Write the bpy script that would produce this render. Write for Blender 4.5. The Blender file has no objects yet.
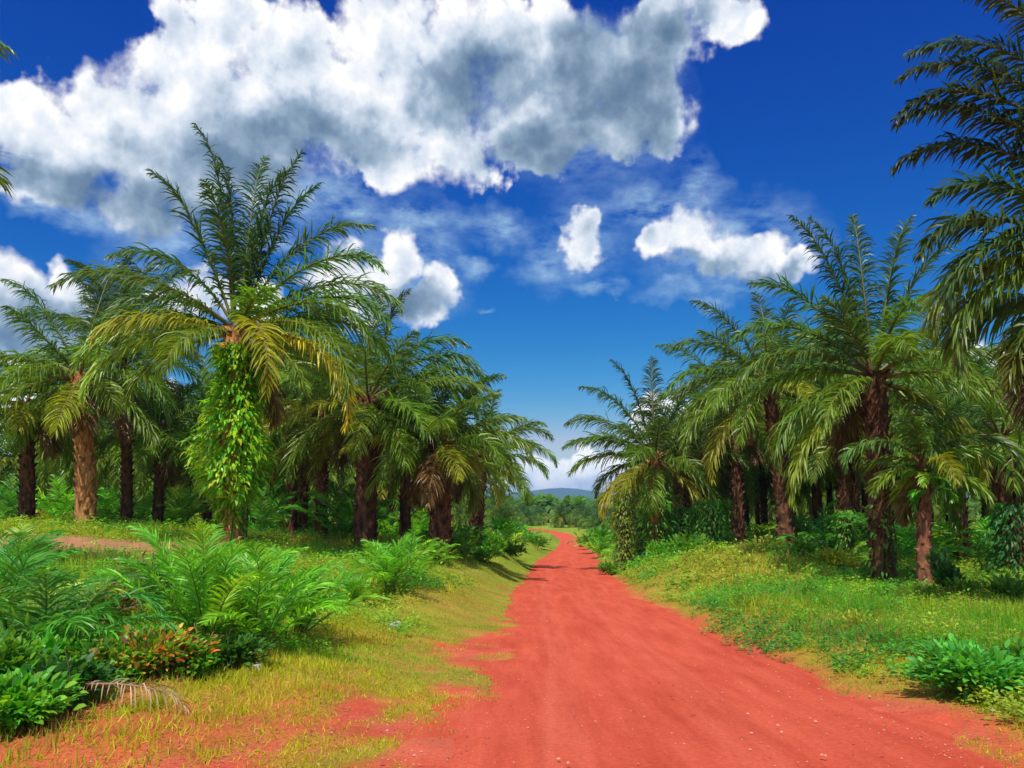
import bpy, math, random
import numpy as np
from mathutils import Vector, Matrix
R = math.radians
SEED = 7
rng = np.random.default_rng(SEED)
random.seed(SEED)
scene = bpy.context.scene
COL = scene.collection

# ------------------------------------------------------------------ camera
F = 800.0
CAMZ = 1.9
TH = math.atan(121 / F)
cam = bpy.data.objects.new('camera', bpy.data.cameras.new('camera'))
COL.objects.link(cam)
cam.data.sensor_width = 36
cam.data.lens = 36 * F / 1024
cam.location = (0, 0, CAMZ)
cam.rotation_euler = (math.pi / 2 + TH, 0, 0)
cam.data.clip_end = 20000
scene.camera = cam

def ray(px, py):
    a = (px - 512) / F
    b = (384 - py) / F
    return Vector((a, math.cos(TH) - b * math.sin(TH), math.sin(TH) + b * math.cos(TH)))

def P(px, py, d):
    """world point seen at that pixel of the photo, d metres ahead"""
    r = ray(px, py)
    r = r * (d / r.y)
    return Vector((r.x, d, CAMZ + r.z))

# ------------------------------------------------------------------ numpy noise
_perm = np.random.default_rng(3).random((256, 256))
def vnoise(x, y):
    xi = np.floor(x).astype(int); yi = np.floor(y).astype(int)
    fx = x - xi; fy = y - yi
    fx = fx * fx * (3 - 2 * fx); fy = fy * fy * (3 - 2 * fy)
    a = _perm[xi & 255, yi & 255]; b = _perm[(xi + 1) & 255, yi & 255]
    c = _perm[xi & 255, (yi + 1) & 255]; d = _perm[(xi + 1) & 255, (yi + 1) & 255]
    return (a * (1 - fx) + b * fx) * (1 - fy) + (c * (1 - fx) + d * fx) * fy
def fbm(x, y, o=4):
    s = 0; a = .5; t = 0
    for i in range(o):
        s = s + a * vnoise(x * 2 ** i + 17.3 * i, y * 2 ** i + 5.1 * i); t += a; a *= .5
    return s / t
def sstep(a, b, x):
    t = np.clip((x - a) / (b - a), 0, 1)
    return t * t * (3 - 2 * t)

# ------------------------------------------------------------------ terrain
ROAD = []   # y, centre x, half width, z
for (py, l, r, d) in ((768, 420, 1000, 5.6), (700, 463, 856, 8.2), (650, 490, 738, 12.3), (600, 510, 640, 22),
                      (575, 527, 608, 34), (560, 540, 596, 48), (547, 560, 584, 82), (538, 561, 576, 110), (531, 540, 562, 135)):
    p0 = P(l, py, d); p1 = P(r, py, d)
    ROAD.append((d, (p0.x + p1.x) / 2, (p1.x - p0.x) / 2, p0.z))
ROAD = np.array(ROAD)
_ry = np.concatenate(([-60, 0], ROAD[:, 0], [165, 220, 400, 9000]))
_rx = np.concatenate(([.7, 1.25], ROAD[:, 1], [-4, -26, -60, -60]))
_rw = np.concatenate(([2.1, 2.1], ROAD[:, 2], [1.6, 1.6, 1.6, 1.6]))
_rz = np.concatenate(([.25, .14], ROAD[:, 3], [-2.2, -2.2, -2.0, -2.0]))
def _smooth_interp(y, xs, ys):
    # average of the piecewise-linear curve over a window, so that bends are round
    s = 0
    for k in (-.12, -.08, -.04, 0, .04, .08, .12):
        s = s + np.interp(y + k * np.abs(y), xs, ys)
    return s / 7
def xc(y): return _smooth_interp(y, _ry, _rx)
def hw(y): return _smooth_interp(y, _ry, _rw)
def zr(y): return _smooth_interp(y, _ry, _rz)

ctrl = []
for (px, py, d) in ((0, 768, 5.5), (150, 720, 6.4), (0, 690, 7.6), (300, 650, 10), (200, 640, 9.6), (40, 590, 13), (170, 585, 14),
                    (350, 610, 15.5), (250, 570, 18), (0, 556, 19), (150, 556, 19), (0, 528, 26), (85, 526, 27), (160, 532, 31),
                    (235, 549, 22), (330, 548, 27), (400, 585, 17), (440, 553, 28), (480, 545, 37), (520, 540, 55), (540, 532, 100),
                    (-200, 600, 10), (-300, 540, 25), (200, 526, 45), (350, 530, 50),
                    (1000, 742, 6.2), (900, 690, 8.2), (800, 655, 10.5), (1024, 650, 9.8), (700, 600, 16), (850, 600, 17), (1000, 600, 17.5),
                    (878, 584, 21), (800, 562, 26), (650, 565, 29), (700, 556, 33), (620, 556, 45), (600, 545, 70), (600, 535, 105),
                    (950, 572, 27), (1000, 566, 31), (1300, 640, 10), (1400, 570, 25), (850, 552, 45), (760, 545, 48)):
    p = P(px, py, d); ctrl.append((p.x, p.y, p.z))
for (x, y, z) in ((-12, 0, .3), (-30, 5, .8), (-40, 40, .9), (-30, 80, .2), (-60, 80, .2), (14, 0, 0), (30, 5, 0), (45, 45, -.3), (35, 80, -1),
                  (60, 80, -1), (-20, 110, -1), (-60, 140, -1.4), (60, 140, -1.6), (20, 140, -2), (0, 200, -2), (-100, 200, -2), (100, 200, -2), (-6, -8, .3), (8, -8, .1),
                  (0, 320, -2), (-200, 320, -2), (200, 320, -2), (-150, 20, 0), (150, 20, -1), (0, -60, .2)):
    ctrl.append((x, y, z))
for y in (0, 3, 5.6, 8.2, 12.3, 17, 22, 28, 34, 41, 48, 65, 82, 110, 135, 165):
    for s in (-.8, .8):
        ctrl.append((float(xc(y) + s * hw(y)), y, float(zr(y))))
ctrl = np.array(ctrl)
_D = np.hypot(ctrl[:, None, 0] - ctrl[None, :, 0], ctrl[:, None, 1] - ctrl[None, :, 1])
_A = np.block([[_D + np.eye(len(ctrl)) * .01, np.ones((len(ctrl), 1))], [np.ones((1, len(ctrl))), np.zeros((1, 1))]])
_W = np.linalg.solve(_A, np.append(ctrl[:, 2], 0))
def gz0(x, y):
    x = np.asarray(x, float); y = np.asarray(y, float)
    out = np.zeros(x.shape) + _W[-1]
    for i in range(len(ctrl)):
        out += _W[i] * np.sqrt((x - ctrl[i, 0]) ** 2 + (y - ctrl[i, 1]) ** 2 + .04)
    far = sstep(220, 400, np.hypot(x, y))
    out = out * (1 - far) + (-2.0) * far
    u = np.abs(x - xc(y)); w = hw(y)
    k = sstep(w * .9, w + 1.3, u)
    return zr(y) * (1 - k) * (1 - far) + out * (k * (1 - far) + far)
MOUND = P(742, 575, 23)
def ground_z(x, y):
    """the ground surface"""
    x = np.asarray(x, float); y = np.asarray(y, float)
    z = gz0(x, y)
    # long low heap of earth on the right verge
    m = np.exp(-(((x - MOUND.x) / 2.3) ** 2 + ((y - MOUND.y - 1) / 2.4) ** 2) ** 1.2)
    z = z + m * .78
    # shallow ditch at the left
    u = x - xc(y); w = hw(y)
    n = fbm(x * .9 + 40, y * .9 + 40, 4) - .5
    jag = (fbm(x * 1.3 + 9, y * 1.3 + 3, 4) - .5) * 1.1
    k = sstep(w - .25, w + .45, np.abs(u) + jag + np.where(u < 0, .32, 0) * sstep(40, 25, y))
    small = np.exp(-np.hypot(x, y) / 60)
    z = z - .05 * (1 - k) + k * (n * .16 * small + .014)
    return z

# ------------------------------------------------------------------ node helpers
def new_mat(name):
    m = bpy.data.materials.new(name); m.use_nodes = True
    nt = m.node_tree; nt.nodes.clear()
    return m, nt
def N(nt, t, **kw):
    n = nt.nodes.new(t)
    for k, v in kw.items():
        if k == 'inp':
            for kk, vv in v.items():
                n.inputs[kk].default_value = vv
        else:
            setattr(n, k, v)
    return n
def L(nt, a, b): nt.links.new(a, b)

def leaf_material(name, trans=.35, rough=.45, spec=.45, var=.25):
    m, nt = new_mat(name)
    at = N(nt, 'ShaderNodeAttribute', attribute_name='Col')
    geo = N(nt, 'ShaderNodeNewGeometry'); tc = N(nt, 'ShaderNodeTexCoord')
    no = N(nt, 'ShaderNodeTexNoise', inp={'Scale': 2.2, 'Detail': 3.0})
    L(nt, tc.outputs['Object'], no.inputs['Vector'])
    mr = N(nt, 'ShaderNodeMapRange', inp={'From Min': .3, 'From Max': .7, 'To Min': 1 - var, 'To Max': 1 + var})
    L(nt, no.outputs['Fac'], mr.inputs['Value'])
    hs = N(nt, 'ShaderNodeHueSaturation')
    L(nt, at.outputs['Color'], hs.inputs['Color']); L(nt, mr.outputs[0], hs.inputs['Value'])
    oi = N(nt, 'ShaderNodeObjectInfo')
    mo = N(nt, 'ShaderNodeMapRange', inp={'To Min': .485, 'To Max': .51})
    L(nt, oi.outputs['Random'], mo.inputs['Value']); L(nt, mo.outputs[0], hs.inputs['Hue'])
    pr = N(nt, 'ShaderNodeBsdfPrincipled', inp={'Roughness': rough, 'Specular IOR Level': spec})
    L(nt, hs.outputs[0], pr.inputs['Base Color'])
    tl = N(nt, 'ShaderNodeBsdfTranslucent')
    h2 = N(nt, 'ShaderNodeMixRGB', blend_type='MULTIPLY', inp={'Fac': 1.0, 'Color2': (1.9, 1.7, .55, 1)})
    L(nt, hs.outputs[0], h2.inputs['Color1']); L(nt, h2.outputs[0], tl.inputs['Color'])
    mx = N(nt, 'ShaderNodeMixShader', inp={'Fac': trans})
    L(nt, pr.outputs[0], mx.inputs[1]); L(nt, tl.outputs[0], mx.inputs[2])
    out = N(nt, 'ShaderNodeOutputMaterial'); L(nt, mx.outputs[0], out.inputs['Surface'])
    return m

def bark_material(name, c1, c2, scale=7, bump=.6):
    m, nt = new_mat(name)
    tc = N(nt, 'ShaderNodeTexCoord')
    mp = N(nt, 'ShaderNodeMapping', inp={'Scale': (1, 1, .45)})
    L(nt, tc.outputs['Object'], mp.inputs['Vector'])
    no = N(nt, 'ShaderNodeTexNoise', inp={'Scale': scale, 'Detail': 6.0, 'Roughness': .65})
    L(nt, mp.outputs[0], no.inputs['Vector'])
    cr = N(nt, 'ShaderNodeValToRGB')
    cr.color_ramp.elements[0].position = .36; cr.color_ramp.elements[0].color = (*c1, 1)
    cr.color_ramp.elements[1].position = .64; cr.color_ramp.elements[1].color = (*c2, 1)
    L(nt, no.outputs['Fac'], cr.inputs['Fac'])
    pr = N(nt, 'ShaderNodeBsdfPrincipled', inp={'Roughness': .9, 'Specular IOR Level': .15})
    L(nt, cr.outputs[0], pr.inputs['Base Color'])
    bp = N(nt, 'ShaderNodeBump', inp={'Strength': bump, 'Distance': .05})
    L(nt, no.outputs['Fac'], bp.inputs['Height']); L(nt, bp.outputs[0], pr.inputs['Normal'])
    out = N(nt, 'ShaderNodeOutputMaterial'); L(nt, pr.outputs[0], out.inputs['Surface'])
    return m

M_PALM = leaf_material('palm_leaf', trans=.34, rough=.42, spec=.45)
M_LEAF = leaf_material('broad_leaf', trans=.38, rough=.45, spec=.4)
M_GRASS = leaf_material('grass_blade', trans=.42, rough=.6, spec=.2, var=.15)
M_DRY = leaf_material('dry_leaf', trans=.15, rough=.8, spec=.1)
M_BARK = bark_material('palm_bark', (.032, .015, .009), (.21, .095, .05))
M_BARK2 = bark_material('pale_palm_bark', (.16, .065, .022), (.66, .32, .12))
M_BARK3 = bark_material('ringed_palm_bark', (.06, .024, .015), (.36, .15, .08))
M_STEM = bark_material('woody_stem', (.06, .04, .02), (.16, .12, .06), 20)

# road and soil
def soil_common(nt, out_col_socket, bump_strength, pr):
    pass
def make_road_mat():
    m, nt = new_mat('red_laterite_road')
    tc = N(nt, 'ShaderNodeTexCoord')
    n1 = N(nt, 'ShaderNodeTexNoise', inp={'Scale': .9, 'Detail': 6.0, 'Roughness': .6})
    n2 = N(nt, 'ShaderNodeTexNoise', inp={'Scale': 26.0, 'Detail': 5.0, 'Roughness': .7})
    n3 = N(nt, 'ShaderNodeTexNoise', inp={'Scale': 140.0, 'Detail': 3.0, 'Roughness': .7})
    for n in (n1, n2, n3): L(nt, tc.outputs['Object'], n.inputs['Vector'])
    r1 = N(nt, 'ShaderNodeValToRGB')
    e = r1.color_ramp.elements
    e[0].position = .3; e[0].color = (.52, .066, .030, 1)
    e[1].position = .72; e[1].color = (.64, .100, .050, 1)
    L(nt, n1.outputs['Fac'], r1.inputs['Fac'])
    # long streaks and pale washed patches drawn out along the road
    mp_ = N(nt, 'ShaderNodeMapping', inp={'Scale': (2.4, .28, 1)}); L(nt, tc.outputs['Object'], mp_.inputs['Vector'])
    n4 = N(nt, 'ShaderNodeTexNoise', inp={'Scale': 1.6, 'Detail': 6.0, 'Roughness': .68}); L(nt, mp_.outputs[0], n4.inputs['Vector'])
    k4 = N(nt, 'ShaderNodeMapRange', inp={'From Min': .35, 'From Max': .68, 'To Min': 0.0, 'To Max': 1.0}); L(nt, n4.outputs['Fac'], k4.inputs['Value'])
    c4 = N(nt, 'ShaderNodeMixRGB', inp={'Color1': (.43, .058, .032, 1), 'Color2': (.72, .145, .080, 1)}); L(nt, k4.outputs[0], c4.inputs['Fac'])
    x4 = N(nt, 'ShaderNodeMixRGB', inp={'Fac': .5}); L(nt, r1.outputs[0], x4.inputs['Color1']); L(nt, c4.outputs[0], x4.inputs['Color2'])
    # wheel lines: the 'tread' attribute is laid down per vertex across the road
    at = N(nt, 'ShaderNodeAttribute', attribute_name='Tread')
    mx = N(nt, 'ShaderNodeMixRGB', blend_type='MIX', inp={'Color2': (.70, .16, .095, 1)})
    mm = N(nt, 'ShaderNodeMath', operation='MULTIPLY')
    L(nt, at.outputs['Fac'], mm.inputs[0]); L(nt, n2.outputs['Fac'], mm.inputs[1])
    L(nt, mm.outputs[0], mx.inputs['Fac']); L(nt, x4.outputs[0], mx.inputs['Color1'])
    v = N(nt, 'ShaderNodeMath', operation='ADD')
    L(nt, n2.outputs['Fac'], v.inputs[0]); L(nt, n3.outputs['Fac'], v.inputs[1])
    mr = N(nt, 'ShaderNodeMapRange', inp={'From Min': .6, 'From Max': 1.4, 'To Min': .66, 'To Max': 1.30})
    L(nt, v.outputs[0], mr.inputs['Value'])
    hs = N(nt, 'ShaderNodeHueSaturation'); L(nt, mx.outputs[0], hs.inputs['Color']); L(nt, mr.outputs[0], hs.inputs['Value'])
    # tiny pale stones
    vo = N(nt, 'ShaderNodeTexVoronoi', inp={'Scale': 22.0}); L(nt, tc.outputs['Object'], vo.inputs['Vector'])
    st = N(nt, 'ShaderNodeMapRange', inp={'From Min': .10, 'From Max': .16, 'To Min': 1.0, 'To Max': 0.0}); L(nt, vo.outputs['Distance'], st.inputs['Value'])
    sep = N(nt, 'ShaderNodeSeparateColor'); L(nt, vo.outputs['Color'], sep.inputs[0])
    gt = N(nt, 'ShaderNodeMath', operation='GREATER_THAN', inp={1: .8}); L(nt, sep.outputs[0], gt.inputs[0])
    m2 = N(nt, 'ShaderNodeMath', operation='MULTIPLY'); L(nt, st.outputs[0], m2.inputs[0]); L(nt, gt.outputs[0], m2.inputs[1])
    m3 = N(nt, 'ShaderNodeMath', operation='MULTIPLY', inp={1: .55}); L(nt, m2.outputs[0], m3.inputs[0])
    mc = N(nt, 'ShaderNodeMixRGB', inp={'Color2': (.34, .10, .065, 1)}); L(nt, m3.outputs[0], mc.inputs['Fac']); L(nt, hs.outputs[0], mc.inputs['Color1'])
    pr = N(nt, 'ShaderNodeBsdfPrincipled', inp={'Roughness': .95, 'Specular IOR Level': .1})
    L(nt, mc.outputs[0], pr.inputs['Base Color'])
    bp = N(nt, 'ShaderNodeBump', inp={'Strength': .55, 'Distance': .02})
    ad = N(nt, 'ShaderNodeMath', operation='ADD'); L(nt, v.outputs[0], ad.inputs[0]); L(nt, m2.outputs[0], ad.inputs[1])
    L(nt, ad.outputs[0], bp.inputs['Height']); L(nt, bp.outputs[0], pr.inputs['Normal'])
    out = N(nt, 'ShaderNodeOutputMaterial'); L(nt, pr.outputs[0], out.inputs['Surface'])
    return m
def make_ground_mat():
    m, nt = new_mat('verge_soil')
    tc = N(nt, 'ShaderNodeTexCoord')
    at = N(nt, 'ShaderNodeAttribute', attribute_name='Col')
    n1 = N(nt, 'ShaderNodeTexNoise', inp={'Scale': 1.6, 'Detail': 7.0, 'Roughness': .65})
    n2 = N(nt, 'ShaderNodeTexNoise', inp={'Scale': 30.0, 'Detail': 5.0, 'Roughness': .7})
    for n in (n1, n2): L(nt, tc.outputs['Object'], n.inputs['Vector'])
    v = N(nt, 'ShaderNodeMath', operation='ADD'); L(nt, n1.outputs['Fac'], v.inputs[0]); L(nt, n2.outputs['Fac'], v.inputs[1])
    mr = N(nt, 'ShaderNodeMapRange', inp={'From Min': .65, 'From Max': 1.35, 'To Min': .62, 'To Max': 1.35})
    L(nt, v.outputs[0], mr.inputs['Value'])
    hs = N(nt, 'ShaderNodeHueSaturation'); L(nt, at.outputs['Color'], hs.inputs['Color']); L(nt, mr.outputs[0], hs.inputs['Value'])
    pr = N(nt, 'ShaderNodeBsdfPrincipled', inp={'Roughness': .95, 'Specular IOR Level': .1})
    L(nt, hs.outputs[0], pr.inputs['Base Color'])
    bp = N(nt, 'ShaderNodeBump', inp={'Strength': .8, 'Distance': .03})
    L(nt, v.outputs[0], bp.inputs['Height']); L(nt, bp.outputs[0], pr.inputs['Normal'])
    out = N(nt, 'ShaderNodeOutputMaterial'); L(nt, pr.outputs[0], out.inputs['Surface'])
    return m
M_ROAD = make_road_mat(); M_GROUND = make_ground_mat()

# ------------------------------------------------------------------ mesh building
def mesh_from(name, V, Q, mat, C=None, smooth=False, Mi=None, mats=None):
    me = bpy.data.meshes.new(name)
    V = np.ascontiguousarray(V, dtype=np.float32); Q = np.ascontiguousarray(Q, dtype=np.int32)
    me.vertices.add(len(V)); me.vertices.foreach_set('co', V.ravel())
    n = len(Q)
    me.loops.add(n * 4); me.loops.foreach_set('vertex_index', Q.ravel())
    me.polygons.add(n); me.polygons.foreach_set('loop_start', np.arange(0, n * 4, 4, dtype=np.int32))
    try: me.polygons.foreach_set('loop_total', np.full(n, 4, dtype=np.int32))
    except Exception: pass
    me.update(calc_edges=True)
    if smooth: me.polygons.foreach_set('use_smooth', np.ones(n, dtype=bool))
    if C is not None:
        a = me.color_attributes.new('Col', 'FLOAT_COLOR', 'POINT')
        C4 = np.ones((len(V), 4), dtype=np.float32); C4[:, :3] = C
        a.data.foreach_set('color', C4.ravel())
    me.materials.append(mat)
    return me

class Geo:
    def __init__(s): s.V = []; s.Q = []; s.C = []; s.n = 0
    def add(s, V, Q, C):
        V = np.asarray(V, float).reshape(-1, 3)
        C = np.broadcast_to(np.asarray(C, float), V.shape) if np.ndim(C) < 2 else C
        s.V.append(V); s.Q.append(np.asarray(Q).reshape(-1, 4) + s.n); s.C.append(C); s.n += len(V)
    def mesh(s, name, mat, smooth=False):
        return mesh_from(name, np.concatenate(s.V), np.concatenate(s.Q), mat, np.concatenate(s.C), smooth)
    def build(s, name, mat, parent=None, smooth=False):
        o = bpy.data.objects.new(name, s.mesh(name, mat, smooth)); COL.objects.link(o); o.parent = parent
        return o

def nrm(a): return a / (np.linalg.norm(a, axis=-1, keepdims=True) + 1e-9)

def strips(g, O, D, Ln, W, S, droop, color, K=3, prof=None):
    """N bent leaf strips. O origin, D direction, Ln length, W width, S width-direction hint, droop how hard each falls."""
    n = len(O)
    if prof is None: prof = {1: (.9, .15), 2: (.7, 1, .08), 3: (.55, 1, .8, .06), 4: (.3, .95, 1, .65, .05)}[K]
    pos = O.copy(); d = nrm(D)
    rows = []
    for k in range(K + 1):
        sd = nrm(S - d * np.sum(S * d, -1, keepdims=True))
        w = (W * prof[k] * .5)[:, None]
        rows.append(pos - sd * w); rows.append(pos + sd * w)
        if k < K:
            pos = pos + d * (Ln / K)[:, None]
            d = d.copy(); d[:, 2] -= droop * (2.0 / K); d = nrm(d)
    V = np.stack(rows, 1)                       # n, 2(K+1), 3
    m = 2 * (K + 1)
    base = (np.arange(n) * m)[:, None, None]
    q = np.array([[2 * k, 2 * k + 1, 2 * k + 3, 2 * k + 2] for k in range(K)])[None]
    Q = (base + q).reshape(-1, 4)
    C = np.repeat(np.broadcast_to(color, (n, 3)), m, axis=0)
    g.add(V.reshape(-1, 3), Q, C)

def tube(g, pts, rad, color, sides=5):
    pts = np.asarray(pts, float); n = len(pts)
    T = nrm(np.gradient(pts, axis=0))
    ref = np.tile([0.13, .9, .1], (n, 1)); ref[np.abs(T[:, 1]) > .9] = (1, 0, .1)
    A = nrm(np.cross(T, ref)); B = np.cross(T, A)
    th = np.linspace(0, 2 * math.pi, sides, endpoint=False)
    rad = np.broadcast_to(rad, (n,))
    V = pts[:, None] + (A[:, None] * np.cos(th)[None, :, None] + B[:, None] * np.sin(th)[None, :, None]) * rad[:, None, None]
    i = np.arange(n - 1)[:, None]; j = np.arange(sides)[None]
    Q = np.stack([i * sides + j, i * sides + (j + 1) % sides, (i + 1) * sides + (j + 1) % sides, (i + 1) * sides + j], -1).reshape(-1, 4)
    g.add(V.reshape(-1, 3), Q, color)

GREEN = np.array((.085, .235, .022)); DEEP = np.array((.022, .070, .022)); YEL = np.array((.44, .37, .025)); OLIVE = np.array((.145, .265, .022))
BROWN = np.array((.16, .085, .04)); BLUEG = np.array((.045, .155, .045))

def frond(g, p0, az, e0, bend, length, rg, nl=70, K=3, ll=.85, wl=.045, col=GREEN, rcol=(.16, .19, .05), droop=.55, sweep=0., start=.14, plum=.35, rw=.045, fwd=.0):
    """one pinnate palm frond: a tapering rachis with two rows of hanging leaflets"""
    n = 16
    t = np.linspace(0, 1, n)
    e = R(e0) - R(bend) * t ** 1.35 - R(22) * np.clip(t - .72, 0, 1) / .28
    a = R(az) + R(sweep) * t ** 1.5
    T = np.stack([np.cos(e) * np.cos(a), np.cos(e) * np.sin(a), np.sin(e)], -1)
    pts = np.asarray(p0, float) + np.concatenate([np.zeros((1, 3)), np.cumsum((T[1:] + T[:-1]) / 2 * length / (n - 1), 0)])
    rc = np.asarray(rcol)
    tube(g, pts, rw * (1 - t * .88), rc, 4)
    ti = np.linspace(start, .995, nl)
    ti = np.repeat(ti, 2) + rg.uniform(-.4, .4, nl * 2) / nl
    ti = np.clip(ti, 0, 1)
    sg = np.tile([-1., 1.], nl)
    O = np.stack([np.interp(ti, t, pts[:, k]) for k in range(3)], -1)
    Ti = nrm(np.stack([np.interp(ti, t, T[:, k]) for k in range(3)], -1))
    ai = np.interp(ti, t, a)
    Sd = np.stack([-np.sin(ai), np.cos(ai), np.zeros_like(ai)], -1)
    U = nrm(np.cross(Ti, Sd))
    U *= np.where(np.abs(U[:, 2:3]) > .03, np.sign(U[:, 2:3]), 1)
    fa = R(62) - R(34) * ti + rg.normal(0, .10, nl * 2) - fwd
    D = Sd * (sg * np.sin(fa))[:, None] + Ti * np.cos(fa)[:, None] + U * (rg.normal(.12, plum, nl * 2))[:, None]
    s = (ti - start) / (1 - start)
    prof = np.clip(.40 + 1.8 * s, 0, 1) * np.clip(1.9 * (1 - s) + .30, 0, 1)
    Ll = ll * prof * rg.uniform(.82, 1.1, nl * 2)
    tw = rg.normal(.2, .7, nl * 2)
    S = Ti * np.cos(tw)[:, None] + U * np.sin(tw)[:, None]
    c = np.asarray(col)[None] * rg.uniform(.72, 1.28, (nl * 2, 1))
    c = c + (YEL - c) * np.clip(rg.normal(0.04, .06, (nl * 2, 1)), 0, .5)
    strips(g, O, D, Ll, np.full(nl * 2, wl) * (1 - .35 * s), S, droop * rg.uniform(.6, 1.4, nl * 2), c, K)

def frond_colour(e0, rg):
    """young spears are blue-green, middle fronds full green, old hanging ones yellow"""
    k = np.clip((e0 + 20) / 95, 0, 1)
    c = OLIVE * (1 - k) + BLUEG * k if k > .5 else OLIVE * (1 - k) + GREEN * k
    c = np.array(c) * rg.uniform(.8, 1.25)
    r = rg.random()
    if e0 < 15 and r < .16: c = c * .55 + YEL * .45
    if e0 < -15 and r < .06: c = BROWN * 1.2
    return c

def crown_specs(rg, nf=38, length=5., top=86, low=-48, bias=1.0):
    out = []
    a0 = rg.uniform(0, 360)
    for i in range(nf):
        f = (i + .5) / nf
        e0 = top + (low - top) * f ** bias
        az = a0 + i * 137.5 + rg.uniform(-12, 12)
        bend = 20 + 62 * f + rg.uniform(-14, 20)
        if e0 < 0: bend = 45 + rg.uniform(-12, 20)
        ln = length * (1 - .18 * abs(f - .35)) * rg.uniform(.86, 1.08)
        if i < 3: ln *= .8; bend = 8
        out.append((az, e0 + rg.uniform(-6, 6), bend, ln))
    return out

def trunk_geo(h, r, rg, stubs=True, seg=18, lean=(0, 0), base_flare=1.25, color=(1, 1, 1)):
    """rough column of cut frond bases"""
    g = Geo()
    n = max(10, int(h / .16))
    t = np.linspace(0, 1, n)
    zz = t * h
    th = np.linspace(0, 2 * math.pi, seg, endpoint=False)
    cx = lean[0] * t ** 1.5; cy = lean[1] * t ** 1.5
    rad = r * (1 + (base_flare - 1) * np.exp(-zz / .35)) * (1 + .05 * np.sin(zz * 1.7))
    ph = zz[:, None] * 2.2
    lat = np.cos(4 * th[None] + ph * 1.5) * np.cos(4 * th[None] - ph * 1.5)
    rr = rad[:, None] * (1 + .10 * lat + rg.uniform(-.05, .05, (n, seg)))
    V = np.stack([cx[:, None] + rr * np.cos(th), cy[:, None] + rr * np.sin(th), zz[:, None] + 0 * rr - .15], -1)
    i = np.arange(n - 1)[:, None]; j = np.arange(seg)[None]
    Q = np.stack([i * seg + j, i * seg + (j + 1) % seg, (i + 1) * seg + (j + 1) % seg, (i + 1) * seg + j], -1).reshape(-1, 4)
    g.add(V.reshape(-1, 3), Q, color)
    if stubs:
        m = int(h / .062)
        for k in range(m):
            f = (k + .5) / m
            a = k * R(137.5) + rg.uniform(-.12, .12)
            z = f * h
            x0 = lean[0] * f ** 1.5; y0 = lean[1] * f ** 1.5
            rb = np.interp(z, zz, rad) * .95
            o = np.array((math.cos(a), math.sin(a), 0)); s_ = np.array((-math.sin(a), math.cos(a), 0)); up = np.array((0, 0, 1.))
            ln = rg.uniform(.12, .24) * (.8 + .5 * f) * min(1, r / .26); w = rg.uniform(.06, .10) * r / .3; th_ = .035
            c0 = np.array((x0, y0, z - .15)) + o * rb
            tip = c0 + (o * .55 + up * .8) * ln
            P8 = [c0 - s_ * w - up * .05, c0 + s_ * w - up * .05, c0 + s_ * w * .8 + up * .05 - o * .03, c0 - s_ * w * .8 + up * .05 - o * .03]
            P8 += [tip - s_ * w * .55 + o * th_, tip + s_ * w * .55 + o * th_, tip + s_ * w * .5 - o * th_, tip - s_ * w * .5 - o * th_]
            g.add(np.array(P8), [(0, 1, 5, 4), (1, 2, 6, 5), (2, 3, 7, 6), (3, 0, 4, 7), (4, 5, 6, 7)], color)
    return g

# ------------------------------------------------------------------ tagging
def tag(o, label=None, cat=None, group=None, kind=None):
    if label: o['label'] = label
    if cat: o['category'] = cat
    if group: o['group'] = group
    if kind: o['kind'] = kind
    return o
def thing(name, loc, label, cat, group=None, rotz=0):
    o = bpy.data.objects.new(name, None); COL.objects.link(o)
    o.empty_display_size = .3
    o.location = loc; o.rotation_euler = (0, 0, rotz)
    return tag(o, label, cat, group)
def link_mesh(name, me, parent, loc=(0, 0, 0), rot=(0, 0, 0), sc=(1, 1, 1)):
    o = bpy.data.objects.new(name, me); COL.objects.link(o); o.parent = parent
    o.location = loc; o.rotation_euler = rot; o.scale = sc
    return o

# ------------------------------------------------------------------ ground sheet, road
def axis(fine, step, grow, lim):
    v = [0.0]
    while v[-1] < fine: v.append(v[-1] + step)
    s = step
    while v[-1] < lim: s *= grow; v.append(v[-1] + s)
    return np.array(v)
ya = np.concatenate([-axis(1, .3, 1.25, 300)[::-1][:-1], axis(14, .14, 1.018, 6000)])
ua = axis(4.5, .12, 1.035, 6000); ua = np.concatenate([-ua[::-1][:-1], ua])
YY, UU = np.meshgrid(ya, ua, indexing='ij')
XX = xc(YY) * np.exp(-np.abs(UU) / 200) + UU
ZZ = ground_z(XX, YY)
nv, nu = XX.shape
i = np.arange(nv - 1)[:, None]; j = np.arange(nu - 1)[None]
Q = np.stack([i * nu + j, i * nu + j + 1, (i + 1) * nu + j + 1, (i + 1) * nu + j], -1).reshape(-1, 4)

def cover(x, y):
    """how much grows on the ground here: 0 bare red soil, 1 full green"""
    u = x - xc(y); w = hw(y)
    n = fbm(x * .55 + 3, y * .4 + 8, 4); n2 = fbm(x * 3.0, y * 1.5 + 4, 4)
    edgeR = sstep(-.1, .7, (u - w) / np.interp(y, [0, 6, 9, 14], [2.2, 1.8, 1.2, 1]) + (n - .5) * 1.1 + (n2 - .5) * .6)
    wide = np.interp(y, [0, 5, 7, 10, 14, 22, 40], [2.2, 2.0, 1.6, 1.2, .9, .7, .6])
    edgeL = sstep(0.0, .8, (-u - w + .55) / wide * .8 + (n - .5) * 1.5 + (n2 - .5) * 1.9 - .05)
    near = sstep(8.4, 6.4, y) * sstep(-1.3, -2.2, x) * (u < 0)
    edgeL = edgeL * (1 - .8 * near * sstep(.35, .6, n2 * .5 + n * .5 + .12))
    return np.where(u > 0, edgeR, edgeL)

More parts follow.
